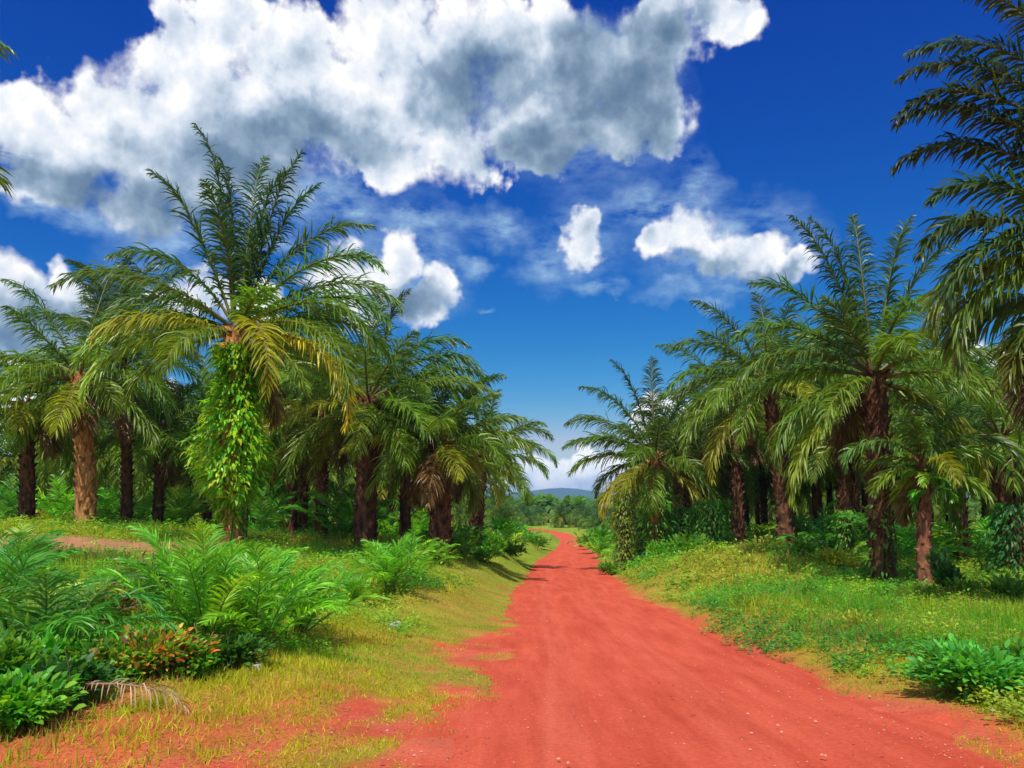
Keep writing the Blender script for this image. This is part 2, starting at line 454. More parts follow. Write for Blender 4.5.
bare = cover(XX, YY)
n1 = fbm(XX * .35 + 5, YY * .35, 4)[..., None]; n2 = fbm(XX * 1.7 + 50, YY * 1.7, 3)[..., None]
red = np.array((.60, .098, .050)); ochre = np.array((.44, .21, .05)); moss = np.array((.25, .27, .02)); gfar = np.array((.19, .27, .025))
bc = bare[..., None]
col = red * (1.04 - .18 * n1) * (1 - bc) + (ochre * (1 - n2) + moss * n2) * bc
pink = sstep(.50, .70, n2) * (1 - bc)
col = col * (1 - .35 * pink) + np.array((.60, .17, .10)) * .35 * pink
dist = np.hypot(XX, YY)[..., None]
k = sstep(12, 40, dist) * bc
col = col * (1 - k) + (gfar * (.7 + .6 * n1) + np.array((.08, .05, 0)) * n2 * .6) * k
# bare track crossing behind the left verge, bare patch on the right
def track_mask(x, y):
    c = P(80, 548, 20.5)
    return np.exp(-((np.minimum(0, -(x - (c.x + 2.4))) * 0 + np.maximum(0, x - (c.x + 2.6))) / 1.2) ** 2) * np.exp(-((y - 20.6 - .5 * np.sin(x * .4)) / 2.3) ** 4)
TM = track_mask(XX, YY)
pc = P(1000, 612, 16.0)
pat = np.exp(-(((XX - pc.x) / 2.2) ** 2 + ((YY - pc.y) / 1.6) ** 2))
pc2 = P(330, 552, 26)
pat2 = np.exp(-(((XX - pc2.x) / 3.0) ** 2 + ((YY - pc2.y) / 1.0) ** 2))
tk = np.clip(TM * 1.2 + pat + pat2, 0, 1)[..., None]
col = col * (1 - tk) + np.array((.40, .19, .105)) * (.75 + .5 * n2) * tk
me = mesh_from('ground', np.stack([XX, YY, ZZ], -1).reshape(-1, 3), Q, M_GROUND, col.reshape(-1, 3), smooth=True)
g_o = bpy.data.objects.new('ground', me); COL.objects.link(g_o); g_o['kind'] = 'structure'

yr = ya[(ya > -25) & (ya < 240)]
f = np.linspace(-1.3, 1.3, 71)
RY, RF = np.meshgrid(yr, f, indexing='ij')
RX = xc(RY) + RF * hw(RY)
RZ = zr(RY) + .012 * (fbm(RX * 1.5, RY * 1.0, 3) - .5) * 2 + .004
RZ -= .05 * np.exp(-((np.abs(RF) - .42) / .12) ** 2) * .6
RZ -= .10 * sstep(1.18, 1.3, np.abs(RF))
nv, nu = RX.shape
i = np.arange(nv - 1)[:, None]; j = np.arange(nu - 1)[None]
Q = np.stack([i * nu + j, i * nu + j + 1, (i + 1) * nu + j + 1, (i + 1) * nu + j], -1).reshape(-1, 4)
me = mesh_from('road', np.stack([RX, RY, RZ], -1).reshape(-1, 3), Q, M_ROAD, None, smooth=True)
wob = (fbm(RY * .25, RF * 0 + 3.3, 2) - .5) * .12
tr = sum(a * np.exp(-((RF - c + wob) / w_) ** 2) for c, w_, a in ((-.52, .035, .8), (-.40, .05, .45), (.18, .04, .55), (.30, .05, .4), (.62, .03, .3)))
tr = tr * (.4 + .8 * fbm(RX * 3, RY * .5, 3))
at = me.attributes.new('Tread', 'FLOAT', 'POINT'); at.data.foreach_set('value', tr.ravel().astype(np.float32))
r_o = bpy.data.objects.new('road', me); COL.objects.link(r_o); r_o['kind'] = 'structure'

def G(px, py=None, d=None):
    """a spot on the ground in the direction of that column of the photo, d metres ahead"""
    x = P(px, 505, d).x
    return Vector((x, d, float(ground_z(x, d))))

# ------------------------------------------------------------------ hills
hx = np.linspace(-6000, 6000, 160); hy = np.linspace(3000, 5600, 26)
HY, HX = np.meshgrid(hy, hx, indexing='ij')
c0 = P(562, 490, 4000)
ridge = 70 * np.exp(-((HX - c0.x) / 420) ** 2) + 55 * fbm(HX / 900 + 7, HY * 0 + 2.2, 3) * sstep(500, 2200, np.abs(HX - c0.x)) + 20
prof = np.exp(-((HY - 4200) / 620) ** 2)
HZ = ridge * prof * (1 + .25 * (fbm(HX / 260, HY / 260, 4) - .5) * 2) - 8
nv, nu = HX.shape
i = np.arange(nv - 1)[:, None]; j = np.arange(nu - 1)[None]
Q = np.stack([i * nu + j, i * nu + j + 1, (i + 1) * nu + j + 1, (i + 1) * nu + j], -1).reshape(-1, 4)
mh, nt = new_mat('wooded_hillside')
no = N(nt, 'ShaderNodeTexNoise', inp={'Scale': .02, 'Detail': 5.0}); tc = N(nt, 'ShaderNodeTexCoord'); L(nt, tc.outputs['Object'], no.inputs['Vector'])
cr = N(nt, 'ShaderNodeValToRGB'); cr.color_ramp.elements[0].color = (.02, .05, .02, 1); cr.color_ramp.elements[1].color = (.06, .10, .03, 1)
L(nt, no.outputs['Fac'], cr.inputs['Fac'])
pr = N(nt, 'ShaderNodeBsdfPrincipled', inp={'Roughness': 1.0}); L(nt, cr.outputs[0], pr.inputs['Base Color'])
out = N(nt, 'ShaderNodeOutputMaterial'); L(nt, pr.outputs[0], out.inputs['Surface'])
h_o = bpy.data.objects.new('hills', mesh_from('hills', np.stack([HX, HY, HZ], -1).reshape(-1, 3), Q, mh, None, True)); COL.objects.link(h_o); h_o['kind'] = 'structure'

# ================================================================== PALMS
def px_of(p):
    r = (Vector(p) - Vector((0, 0, CAMZ)))
    f = Vector((0, math.cos(TH), math.sin(TH))); u = Vector((0, -math.sin(TH), math.cos(TH)))
    d = r.dot(f)
    return 512 + F * r.x / d, 384 - F * r.dot(u) / d

def hero_palm(name, px, d, crown_px, crown_py, label, specs, nauto=26, length=5.0, r=.3, seed=1, auto_top=35, low=-50, ll=.85, nl=72, bark=None,
              group=None, tint=None, dead=2, auto_bend=1.0, base_py=None, pal=None, cat='palm tree'):
    """a near palm: trunk, spear cluster and every frond a mesh of its own"""
    rg = np.random.default_rng(seed)
    base = G(px, None, d)
    top = P(crown_px, crown_py, d)
    root = thing(name, base, label, cat, group)
    h = top.z - base.z
    lean = (top.x - base.x, 0)
    trunk_geo(h, r, rg, True, lean=lean).build('trunk', bark or M_BARK, root, smooth=False)
    c = np.array((lean[0], lean[1], h - .25))
    allspec = [(a, e, b, l, None) if len(s) == 4 else s for s in specs for (a, e, b, l) in [s[:4]]]
    for (az, e0, bend, ln) in crown_specs(rg, int(nauto * .8), length * .86, auto_top, max(low + 24, -32)):
        allspec.append((az, e0, bend * auto_bend, ln, None))
    for k in range(dead):
        allspec.append((rg.uniform(0, 360), rg.uniform(-55, -35), rg.uniform(25, 40), length * rg.uniform(.4, .6), BROWN * rg.uniform(.9, 1.5)))
    for (az, e0, bend, ln, colr) in allspec:
        g = Geo()
        colr = frond_colour(e0, rg) if colr is None else np.array(colr)
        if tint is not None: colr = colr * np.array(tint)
        o = np.array((math.cos(R(az)), math.sin(R(az)), 0)) * r * .45
        rc = (.20, .20, .05) if e0 > 20 else (.24, .17, .05)
        up = float(sstep(55, 75, e0)); colr = colr * (1 - .42 * up)  # upright fronds painted darker: shade of fronds seen from below
        frond(g, c + o + (0, 0, (e0 - 20) / 220), az, e0, bend, ln, rg, nl=int(nl * (1.3 + .2 * up)), K=3, ll=ll * (1.14 - .26 * up) * rg.uniform(.9, 1.1), wl=.055, col=colr, rcol=rc,
              droop=rg.uniform(.45, .95), sweep=rg.uniform(-18, 18), plum=.3, rw=.05)
        g.build('frond', M_PALM, root)
    return root

# --- the tall vine-clad palm at the left
hero_palm('oil_palm', 232, 22, 238, 322, 'tallest left oil palm, trunk wrapped in bright green vine',
    [(182, 84, 10, 6.1), (176, 69, 14, 5.2), (90, 84, 14, 5.9), (0, 80, 10, 5.2), (10, 76, 18, 4.7), (5, 68, 58, 5.0), (-8, 54, 80, 5.0), (8, 44, 76, 5.0),
     (-4, 34, 78, 4.8), (-20, 28, 84, 4.8), (185, 60, 70, 4.2), (170, 24, 56, 4.6), (188, 12, 60, 4.6), (176, 36, 66, 4.3), (178, 88, 8, 5.0), (2, 86, 12, 4.6), (100, 70, 40, 5.5), (270, 66, 45, 4.4),
     (4, 22, 80, 5.0), (-22, 0, 84, 5.2, YEL * 1.25), (-60, 8, 90, 4.6, YEL * .5 + OLIVE * .6), (200, 2, 70, 4.6, OLIVE * 1.3), (-30, 12, 90, 5.2), (215, 35, 60, 4.8)],
    nauto=14, length=4.5, r=.32, seed=11, auto_top=25, low=-35, ll=.80, tint=(1.1, 1.1, 1.0), bark=M_BARK2)
# --- left row
hero_palm('oil_palm', 87, 27, 80, 368, 'oil palm with a pale orange-brown trunk and a green fern collar under its crown',
    [(170, 62, 25, 4.4), (80, 80, 20, 4.6), (20, 72, 30, 4.4), (0, 40, 70, 4.4), (185, 30, 80, 4.2)], nauto=24, length=4.4, r=.30, seed=12, auto_top=48, nl=60, bark=M_BARK2)
hero_palm('oil_palm', 128, 31, 122, 345, 'oil palm with a dense rounded tuft of dark fronds, behind the pale-trunked palm',
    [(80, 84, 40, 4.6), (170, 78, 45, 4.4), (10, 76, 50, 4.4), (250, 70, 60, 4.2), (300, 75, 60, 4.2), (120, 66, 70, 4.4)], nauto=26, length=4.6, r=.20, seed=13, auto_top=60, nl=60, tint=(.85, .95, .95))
hero_palm('oil_palm', 28, 29, 26, 398, 'dark-trunked oil palm at the far left of the row, with feathery drooping crown',
    [(90, 80, 20, 2.4), (180, 70, 40, 2.4)], nauto=26, length=3.8, r=.24, seed=14, auto_top=48, nl=60)
hero_palm('oil_palm', 159, 32, 160, 428, 'slender short oil palm standing between the dark trunk and the vine-clad palm', [], nauto=24, length=3.6, r=.19, seed=15, auto_top=70, nl=50, low=-40)
hero_palm('oil_palm', 366, 28, 368, 392, 'thick-trunked oil palm to the right of the vine-clad palm, fronds rising straight',
    [(90, 85, 12, 4.3), (10, 82, 15, 4.0), (0, 62, 75, 4.2), (5, 50, 80, 4.4), (170, 70, 30, 4.2), (0, 30, 90, 4.4), (182, 45, 60, 4.6)], nauto=28, length=4.9, r=.36, seed=16, auto_top=45, nl=66, tint=(1.05, 1.05, 1))
hero_palm('oil_palm', 441, 28, 440, 436, 'stout oil palm with the widest trunk beside the road bend, shaggy skirt of fronds',
    [(90, 80, 30, 3.4), (0, 70, 50, 3.2), (180, 72, 50, 3.2), (0, 25, 80, 3.6)], nauto=32, length=3.9, r=.34, seed=17, auto_top=60, low=-62, nl=60, ll=.75, tint=(1.1, 1.08, 1))
hero_palm('oil_palm', 476, 37, 482, 452, 'leaning oil palm nearest the road bend, last of the left row',
    [(60, 80, 25, 3.4), (0, 50, 80, 3.6), (0, 30, 80, 3.8), (180, 60, 60, 3.4)], nauto=28, length=4.0, r=.28, seed=18, auto_top=60, low=-50, nl=56, ll=.75)
hero_palm('oil_palm', 406, 34, 404, 412, 'tall oil palm between the thick-trunked palm and the stout palm',
    [(90, 80, 30, 3.5), (0, 60, 85, 3.7), (0, 76, 50, 3.3), (180, 64, 60, 3.6)], nauto=26, length=4.0, r=.22, seed=19, auto_top=60, nl=56)
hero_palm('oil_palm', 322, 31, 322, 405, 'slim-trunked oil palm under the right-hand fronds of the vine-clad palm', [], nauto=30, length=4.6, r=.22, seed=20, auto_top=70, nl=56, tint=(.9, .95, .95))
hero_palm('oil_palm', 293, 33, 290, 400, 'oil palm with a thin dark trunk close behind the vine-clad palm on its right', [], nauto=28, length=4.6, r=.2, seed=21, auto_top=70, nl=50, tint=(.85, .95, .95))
# --- right side
hero_palm('oil_palm', 655, 36, 655, 452, 'star-crowned oil palm alone in front of the grove, right of the road bend',
    [(88, 84, 12, 4.7), (178, 78, 18, 4.6), (174, 66, 45, 4.6), (186, 46, 55, 4.4), (180, 28, 45, 4.2), (178, 12, 45, 4.0), (2, 70, 30, 4.2), (4, 54, 52, 4.6), (0, 38, 50, 4.4), (0, 20, 55, 4.2),
     (190, -20, 50, 3.6, YEL * .55 + OLIVE * .5), (-10, -30, 50, 3.4, YEL * .5 + OLIVE * .5), (180, -40, 40, 3.4, YEL * .4 + OLIVE * .6)],
    nauto=20, length=3.9, r=.25, seed=31, auto_top=55, low=-60, nl=66, ll=.88, dead=0, bark=M_BARK2)
hero_palm('oil_palm', 878, 21, 874, 366, 'big oil palm with thick dark trunk and upright fan of fronds on the right verge',
    [(172, 82, 14, 4.4), (182, 76, 22, 4.6), (90, 86, 8, 4.6), (8, 80, 14, 4.6), (0, 70, 25, 4.2), (176, 60, 40, 4.0), (180, 44, 70, 4.2), (184, 28, 75, 4.2), (172, 14, 70, 4.0), (190, -8, 70, 4.0),
     (190, -30, 50, 4.2, OLIVE * .8 + YEL * .25), (0, 30, 70, 4.0), (-8, 6, 70, 4.2), (8, -15, 60, 4.2), (270, 50, 80, 3.8), (285, 20, 80, 3.8)],
    nauto=16, length=4.2, r=.28, seed=32, auto_top=50, low=-55, nl=72, ll=.72)
hero_palm('oil_palm', 919, 19.5, 924, 452, 'slim oil palm with ringed reddish trunk, close to the right of the big dark-trunked palm',
    [(60, 72, 70, 2.0), (0, 40, 100, 2.6), (180, 40, 110, 2.4)], nauto=13, length=2.3, r=.15, seed=33, auto_top=60, low=-50, nl=50, ll=.5, dead=1, bark=M_BARK3)
hero_palm('oil_palm', 785, 30, 770, 376, 'tall oil palm left of the big dark-trunked one, fronds hanging over the earth heap',
    [(178, 66, 40, 4.2), (172, 48, 65, 4.2), (184, 24, 70, 4.4), (80, 80, 20, 4.0), (190, -10, 60, 4.6), (200, -30, 50, 4.6), (0, 60, 60, 4)], nauto=28, length=4.7, r=.30, seed=34, auto_top=50, low=-58, nl=60)
hero_palm('oil_palm', 842, 29, 845, 435, 'short oil palm with a leafy trunk between the two tall right-hand palms', [], nauto=28, length=3.6, r=.22, seed=35, auto_top=70, nl=50, ll=.65)
hero_palm('oil_palm', 737, 36, 733, 400, 'dark oil palm rising behind the heap of earth',
    [(90, 80, 30, 4.2), (178, 62, 50, 4.4), (0, 60, 60, 4.2)], nauto=30, length=4.6, r=.28, seed=36, auto_top=50, low=-60, nl=56)
hero_palm('oil_palm', 697, 40, 700, 440, 'oil palm between the star-crowned palm and the heap of earth', [(0, 70, 60, 4.2), (180, 60, 70, 4.2)], nauto=30, length=4.4, r=.28, seed=37, auto_top=60, low=-60, nl=56)
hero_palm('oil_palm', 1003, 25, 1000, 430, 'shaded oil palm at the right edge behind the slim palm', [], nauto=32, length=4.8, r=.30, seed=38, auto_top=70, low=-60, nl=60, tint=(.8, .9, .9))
hero_palm('oil_palm', 958, 30, 952, 410, 'oil palm with a curtain of hanging fronds, second from the right edge', [], nauto=32, length=4.4, r=.26, seed=39, auto_top=60, low=-60, nl=56)
hero_palm('oil_palm', 1175, 12.5, 1130, 272, 'nearest oil palm at the right edge, long dark fronds reaching in from outside',
    [(178, 98, 104, 6.0), (180, 88, 116, 5.5), (177, 93, 108, 5.8), (175, 82, 104, 5.2), (170, 76, 96, 4.6), (183, 102, 96, 6.2), (180, 62, 80, 3.6), (180, 44, 85, 3.9), (176, 30, 98, 3.6, OLIVE * 1.6 + YEL * .3), (178, 22, 110, 3.8, OLIVE * 1.4), (186, 36, 100, 3.7), (180, -5, 70, 2.8), (184, -22, 50, 3.0), (184, -42, 40, 3.0)],
    nauto=12, length=3.3, r=.34, seed=40, auto_top=60, low=-40, nl=96, ll=.72, tint=(.50, .54, 1.0))  # tint paints in the dark of fronds seen from their unlit underside
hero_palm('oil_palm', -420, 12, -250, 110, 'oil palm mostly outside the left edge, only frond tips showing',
    [(2, 34, 20, 4.0), (4, 4, 30, 4.05), (350, 60, 50, 4.2)], nauto=20, length=4.0, r=.3, seed=41, auto_top=70, nl=50, tint=(.75, .8, .9))

# --- the plantation behind: shared crowns and trunks
crowns = []
for v in range(6):
    rg = np.random.default_rng(100 + v); g = Geo()
    for (az, e0, bend, ln) in crown_specs(rg, 40, 4.3, 84, -48):
        frond(g, (math.cos(R(az)) * .12, math.sin(R(az)) * .12, 0), az, e0, bend, ln, rg, nl=50, K=2, ll=1.15, wl=.09, col=frond_colour(e0, rg), droop=rg.uniform(.5, .95), sweep=rg.uniform(-18, 18), rw=.05)
    crowns.append(g.mesh('crown', M_PALM))
trunks = []
for v in range(4):
    rg = np.random.default_rng(200 + v)
    trunks.append(trunk_geo(5.0, .21, rg, v < 2, seg=12).mesh('trunk', M_BARK))

def far_palm(x, y, h, s, rg, label, group, name='oil_palm'):
    z = float(ground_z(x, y))
    root = thing(name, (x, y, z), label, 'palm tree', group, rg.uniform(0, 6.28))
    link_mesh('trunk', trunks[rg.integers(0, 4)], root, sc=(s, s, h / 5.0))
    link_mesh('crown', crowns[rg.integers(0, 6)], root, loc=(0, 0, h - .2), rot=(rg.uniform(-.06, .06), rg.uniform(-.06, .06), 0), sc=(s, s, s * rg.uniform(.95, 1.1)))
    return root

taken = [(o.location.x, o.location.y) for o in scene.objects if o.get('category') == 'palm tree']
rg = np.random.default_rng(77)
nfar = 0
for gy in np.arange(30, 150, 8.0):
    for gx in np.arange(-130, 131, 9.2):
        x = gx + rg.uniform(-1.3, 1.3) + (4.3 if int(gy / 8) % 2 else 0); y = gy + rg.uniform(-1.2, 1.2)
        if abs(x) > .72 * y + 6: continue
        px, _ = px_of((x, y, 0))
        u = x - float(xc(y))
        if y < 33 and u < 0 and False: continue
        # the road and its verges stay open, and the view down the bend
        lo, hi = 520, 606
        if y < 90 and lo - 12 < px < hi + (12 if y > 50 else 20): continue
        if 90 <= y < 142 and 546 < px < 586: continue
        if y < 44 and u > 0 and px < 720 : continue
        if abs(u) < 5.5: continue
        if min((x - a) ** 2 + (y - b) ** 2 for a, b in taken) < 20: continue
        if y > 120 and (int(gx * 7 + gy) % 3 == 0) and not 500 < px < 640: continue
        side = 'left' if u < 0 else 'right'
        if y < 52: lb = 'oil palm of the shaded second and third rows %s of the road' % side; gr = 'palms of the second rows on the %s' % side
        else: lb = 'oil palm deep in the plantation %s of the road, seen between nearer trunks' % side; gr = 'palms deep in the plantation on the %s' % side
        if y >= 52 and 500 < px < 625: lb = 'low far oil palm where the road disappears'; gr = 'far palms where the road disappears'
        h = rg.uniform(3.8, 5.2) if y < 100 else rg.uniform(2.0, 3.8)
        if side == 'right' and px > 660 and y < 90: h *= 1.25
        if 500 < px < 625: h = rg.uniform(1.0, 2.2)
        far_palm(x, y, h, rg.uniform(.68, .92) * (1 if h > 2.4 else .8), rg, lb, gr)
        taken.append((x, y)); nfar += 1
print('far palms', nfar)

for k in range(170):
    right = k % 6 > 0
    y = rg.uniform(34, 56); px = rg.uniform(672, 1040) if right else rg.uniform(-20, 480)
    x = P(px, 500, y).x
    if min((x - a) ** 2 + (y - b) ** 2 for a, b in taken) < (7.5 if right else 11): continue
    far_palm(x, y, (rg.uniform(5.8, 7.4) if px > 715 else rg.uniform(4.6, 6.0)) if right else rg.uniform(4.2, 5.4), rg.uniform(.75, .98), rg, 'tall crowded oil palm filling a gap in the rows %s of the road' % ('right' if right else 'left'), 'crowded palms filling the rows on the %s' % ('right' if right else 'left'))
    taken.append((x, y)); nfar += 1
    if nfar > 268: break
print('far palms', nfar)
# extra low palms closing the view where the road ends
for k in range(16):
    y = rg.uniform(142, 175); px = rg.uniform(505, 618); x = P(px, 500, y).x
    if min((x - a) ** 2 + (y - b) ** 2 for a, b in taken) < 9 or abs(x - float(xc(y))) < 4: continue
    far_palm(x, y, rg.uniform(1.2, 2.6), rg.uniform(.6, .8), rg, 'low far oil palm where the road disappears', 'far palms where the road disappears'); taken.append((x, y))

# the wood beyond reads as one mass
g = Geo(); rg = np.random.default_rng(5)
for k in range(640):
    y = 158 * (520 / 158) ** rg.random(); x = rg.uniform(-.8, .8) * y
    if abs(x - float(xc(y))) < 5 and y < 240: continue
    z = float(ground_z(x, y)); h = rg.uniform(2.5, 4.5)
    px, _ = px_of((x, y, 0))
    nf = 22
    t = np.arange(nf)
    az = t * R(137.5); e = R(62) - t / nf * R(110)
    O = np.tile((x, y, z + h), (nf, 1)); D = np.stack([np.cos(e) * np.cos(az), np.cos(e) * np.sin(az), np.sin(e)], -1)
    S = np.stack([-np.sin(az), np.cos(az), np.zeros(nf)], -1)
    strips(g, O, D, rg.uniform(3.5, 5, nf), np.full(nf, 1.5), S, np.full(nf, .5), GREEN * rg.uniform(.7, 1.2, (nf, 1)), 3, (.4, 1, .8, .1))
    tube(g, [(x, y, z), (x, y, z + h)], .25, (.06, .04, .02), 5)
tag(g.build('palm_wood', M_PALM), 'far plantation of palms merging into one low green band along the horizon', 'wood', kind='stuff')

# ================================================================== VINES, FERNS, SHRUBS
def leaf_cloud(g, C, Dn, size, rg, cols, wr=.5, K=2, droop=.5):
    """broad leaves at points C, pointing along Dn"""
    n = len(C)
    D = nrm(Dn + rg.normal(0, .35, (n, 3)))
    S = np.cross(D, np.array((0, 0, 1.)) + rg.normal(0, .35, (n, 3)))
    ln = size * rg.uniform(.6, 1.25, n)
    cc = cols[rg.integers(0, len(cols), n)] * rg.uniform(.75, 1.3, (n, 1))
    strips(g, C, D, ln, ln * wr, S, np.full(n, droop) * rg.uniform(.3, 1.5, n), cc, K, (.25, 1, .06) if K == 2 else (.2, 1, .8, .05))

LIME = np.array([(.24, .62, .02), (.14, .52, .02), (.36, .64, .03), (.08, .40, .02), (.42, .56, .03), (.18, .58, .03)])
FRESH = np.array([(.09, .36, .02), (.13, .43, .03), (.07, .28, .02), (.20, .42, .03)])
MID = np.array([(.08, .26, .02), (.10, .31, .025), (.16, .32, .02), (.06, .20, .02)])
DARKG = np.array([(.03, .14, .03), (.045, .18, .03), (.07, .21, .025), (.03, .11, .02)])
ORANGE = np.array([(.75, .30, .03), (.70, .48, .06), (.72, .24, .07), (.34, .46, .04), (.75, .55, .14), (.20, .36, .03), (.50, .10, .05)])
YG = np.array([(.28, .40, .03), (.38, .42, .03), (.18, .32, .02), (.44, .38, .04)])

def vine(px, d, cpx, z0, z1, radius, n, cols, label, size=.24, seed=1, name='climbing_vine', group=None, bulge=None):
    rg = np.random.default_rng(seed)
    base = G(px, None, d); root = thing(name, base, label, 'vine', group)
    wr_ = .38
    topx = P(cpx, 400, d).x - base.x
    f = rg.uniform(0, 1, n) ** .9
    th = rg.uniform(0, 2 * math.pi, n)
    z = z0 + f * (z1 - z0)
    lump = .30 + 1.3 * fbm(np.cos(th) * 1.3 + 3, z * 1.6 + np.sin(th) * 1.3 + seed, 4)
    if bulge: lump = lump * np.interp(f, *bulge)
    r = radius * lump * rg.uniform(.55, 1.05, n)
    C = np.stack([topx * (z / z1) ** 1.5 * .9 + r * np.cos(th), r * np.sin(th), z], -1)
    Dn = np.stack([np.cos(th), np.sin(th), rg.uniform(-1.1, .1, n)], -1)
    g = Geo(); big = rg.random(n) < .35
    leaf_cloud(g, C[~big], Dn[~big], size * .75, rg, cols, wr_, 3, .6); leaf_cloud(g, C[big], Dn[big] * (1, 1, .4), size * 1.5, rg, cols * .8, .24, 3, .9)
    g.build('foliage', M_LEAF, root)
    for k in range(7):
        a = rg.uniform(0, 6.28); zz = np.linspace(0, z1, 24); aa = a + zz * rg.uniform(-.5, .5)
        rr = radius * .62 + .05 * np.sin(zz * 3 + k)
        rr = np.minimum(rr, .42)
        g = Geo(); tube(g, np.stack([topx * (zz / z1) ** 1.5 * .9 + rr * np.cos(aa), rr * np.sin(aa), zz], -1), .018, (.10, .07, .03), 5); g.build('stem', M_STEM, root)
    return root
vine(232, 22, 236, .5, 5.6, .86, 7500, LIME, 'bright green climbing vine with hanging leaves wrapping the tallest left palm trunk', .23, 3, bulge=([0, .12, .22, .4, .6, .8, 1], [.25, .35, .95, 1.3, 1.0, .7, .85]))
vine(655, 35.6, 655, 0, 3.2, .75, 900, FRESH, 'green creeper climbing the trunk of the star-crowned palm', .3, 4)
vine(878, 20.8, 876, 0, 2.0, .45, 260, MID, 'dark creeper around the foot of the big dark-trunked palm', .2, 5)

def creeper_column(px, d, h, rad, cols, label, seed):
    """an old stump wholly smothered by creeper, with hanging strands"""
    rg = np.random.default_rng(seed); base = G(px, None, d)
    root = thing('creeper_covered_stump', base, label, 'plant')
    trunk_geo(h * .9, .2, rg, False, seg=10).build('trunk', M_BARK, root)
    n = int(3600 * h * rad / 3)
    f = rg.uniform(0, 1, n); th = rg.uniform(0, 6.283, n)
    lump = .35 + 1.25 * fbm(np.cos(th) * 1.6 + 4, f * 4 + np.sin(th) * 1.6 + seed, 4)
    r = rad * lump * (1 - .35 * f) * rg.uniform(.5, 1.05, n)
    C = np.stack([r * np.cos(th), r * np.sin(th), f * h + .1], -1)
    Dn = np.stack([np.cos(th), np.sin(th), rg.uniform(-1.6, .1, n)], -1)
    g = Geo(); leaf_cloud(g, C, Dn, .17, rg, cols, .36, 3, .9); g.build('foliage', M_LEAF, root)
creeper_column(624, 35, 3.2, .5, np.array([(.16, .27, .03), (.10, .24, .03), (.28, .33, .03), (.08, .18, .02)]), 'olive-green creeper column left of the star-crowned palm', 61)
creeper_column(640, 40, 2.6, .9, MID, 'taller creeper column just behind the star-crowned palm', 63)
creeper_column(684, 37, 2.3, .9, MID, 'creeper-smothered stump right of the star-crowned palm', 64)
creeper_column(845, 28, 1.7, .5, MID, 'low leafy creeper at the foot of the short right-hand palm', 65)
creeper_column(712, 33, 2.2, 1.0, MID, 'bushy creeper stump left of the heap of earth', 66)
creeper_column(1015, 22, 2.0, .9, DARKG, 'dark creeper clump at the right edge under the shaded palm', 67)

def shrub(px, d, h, rad, cols, label, seed, size=.14, n=900, wr=.5, name='shrub', cat='shrub', group=None, flat=.75, mat=None):
    rg = np.random.default_rng(seed); base = G(px, None, d)
    root = thing(name, base, label, cat, group)
    ns = 14
    g = Geo(); tips = []
    for k in range(ns):
        a = rg.uniform(0, 6.28); rr = rad * rg.uniform(.2, .95); hh = h * math.sqrt(max(.05, 1 - (rr / rad) ** 2 * .8)) * rg.uniform(.7, 1.0)
        t = np.linspace(0, 1, 6)
        pts = np.stack([rr * np.cos(a) * t ** 1.2, rr * np.sin(a) * t ** 1.2, hh * t], -1) + rg.normal(0, .02, (6, 3)) * t[:, None]
        pts[0, 2] = -.05
        tube(g, pts, .012 * (1.2 - t) * (h / .7) ** .5, (.1, .08, .04), 4); tips.append(pts)
    g.build('stem', M_STEM, root)
    tips = np.array(tips)
    k = rg.integers(0, ns, n); f = rg.uniform(.25, 1.0, n) ** .7 * 5
    i0 = np.minimum(f.astype(int), 4); ff = (f - i0)[:, None]
    C = tips[k, i0] * (1 - ff) + tips[k, i0 + 1] * ff
    C = C + rg.normal(0, 1, (n, 3)) * np.array((rad * .16, rad * .16, h * .09))
    C[:, 2] = np.abs(C[:, 2])
    Dn = nrm(C - np.array((0, 0, h * .2))) + np.array((0, 0, .25))
    g = Geo(); leaf_cloud(g, C, Dn, size, rg, cols, wr, 3, .45); g.build('foliage', mat or M_LEAF, root)
    return root

def young_palm(px, d, n, ln, label, seed, cols=(np.array((.03, .17, .04)), np.array((.06, .24, .04))), e=(45, 88), bend=55, nl=34, ll=.3, name='young_palm', spread=.12, wl=.026, group=None, droop=.35, cat='young palm'):
    rg = np.random.default_rng(seed); base = G(px, None, d)
    root = thing(name, base, label, cat, group)
    for k in range(n):
        g = Geo(); f = k / n
        az = k * 137.5 + rg.uniform(-20, 20); e0 = e[1] - (e[1] - e[0]) * f + rg.uniform(-5, 5)
        c = cols[0] * (1 - f) + cols[1] * f
        c = c * rg.uniform(.8, 1.25) + (YEL * .5 if rg.random() < .08 else 0)
        o = rg.uniform(-spread, spread, 2)
        frond(g, (o[0], o[1], -.05), az, e0, bend * rg.uniform(.5, 1.2), ln * rg.uniform(.75, 1.08), rg, nl=nl, K=3, ll=ll, wl=wl, col=c, rcol=(.12, .2, .05), droop=droop, sweep=rg.uniform(-25, 25), start=.22, plum=.12, rw=.012)
        g.build('frond', M_PALM, root)
    return root
BR = (np.array((.11, .43, .03)), np.array((.22, .56, .03)))
TEAL = (np.array((.05, .27, .035)), np.array((.10, .36, .035)))
young_palm(208, 9.4, 17, 1.62, 'tallest bright green fern-like young palm on the left bank, feathery fronds upright', 71, BR, ll=.30, nl=44, bend=40)
young_palm(262, 9.6, 16, 1.35, 'leafy young palm touching the right side of the tallest feathery one', 72, BR, ll=.32, nl=38, bend=45)
young_palm(305, 10.6, 14, 1.35, 'young palm with spilling fronds and bare stalks nearest the grassy verge', 73, BR, ll=.30, nl=36, bend=70)
young_palm(178, 10.4, 12, 1.2, 'dark green young palm behind the left edge of the feathery clump', 74, TEAL, ll=.28, nl=34)
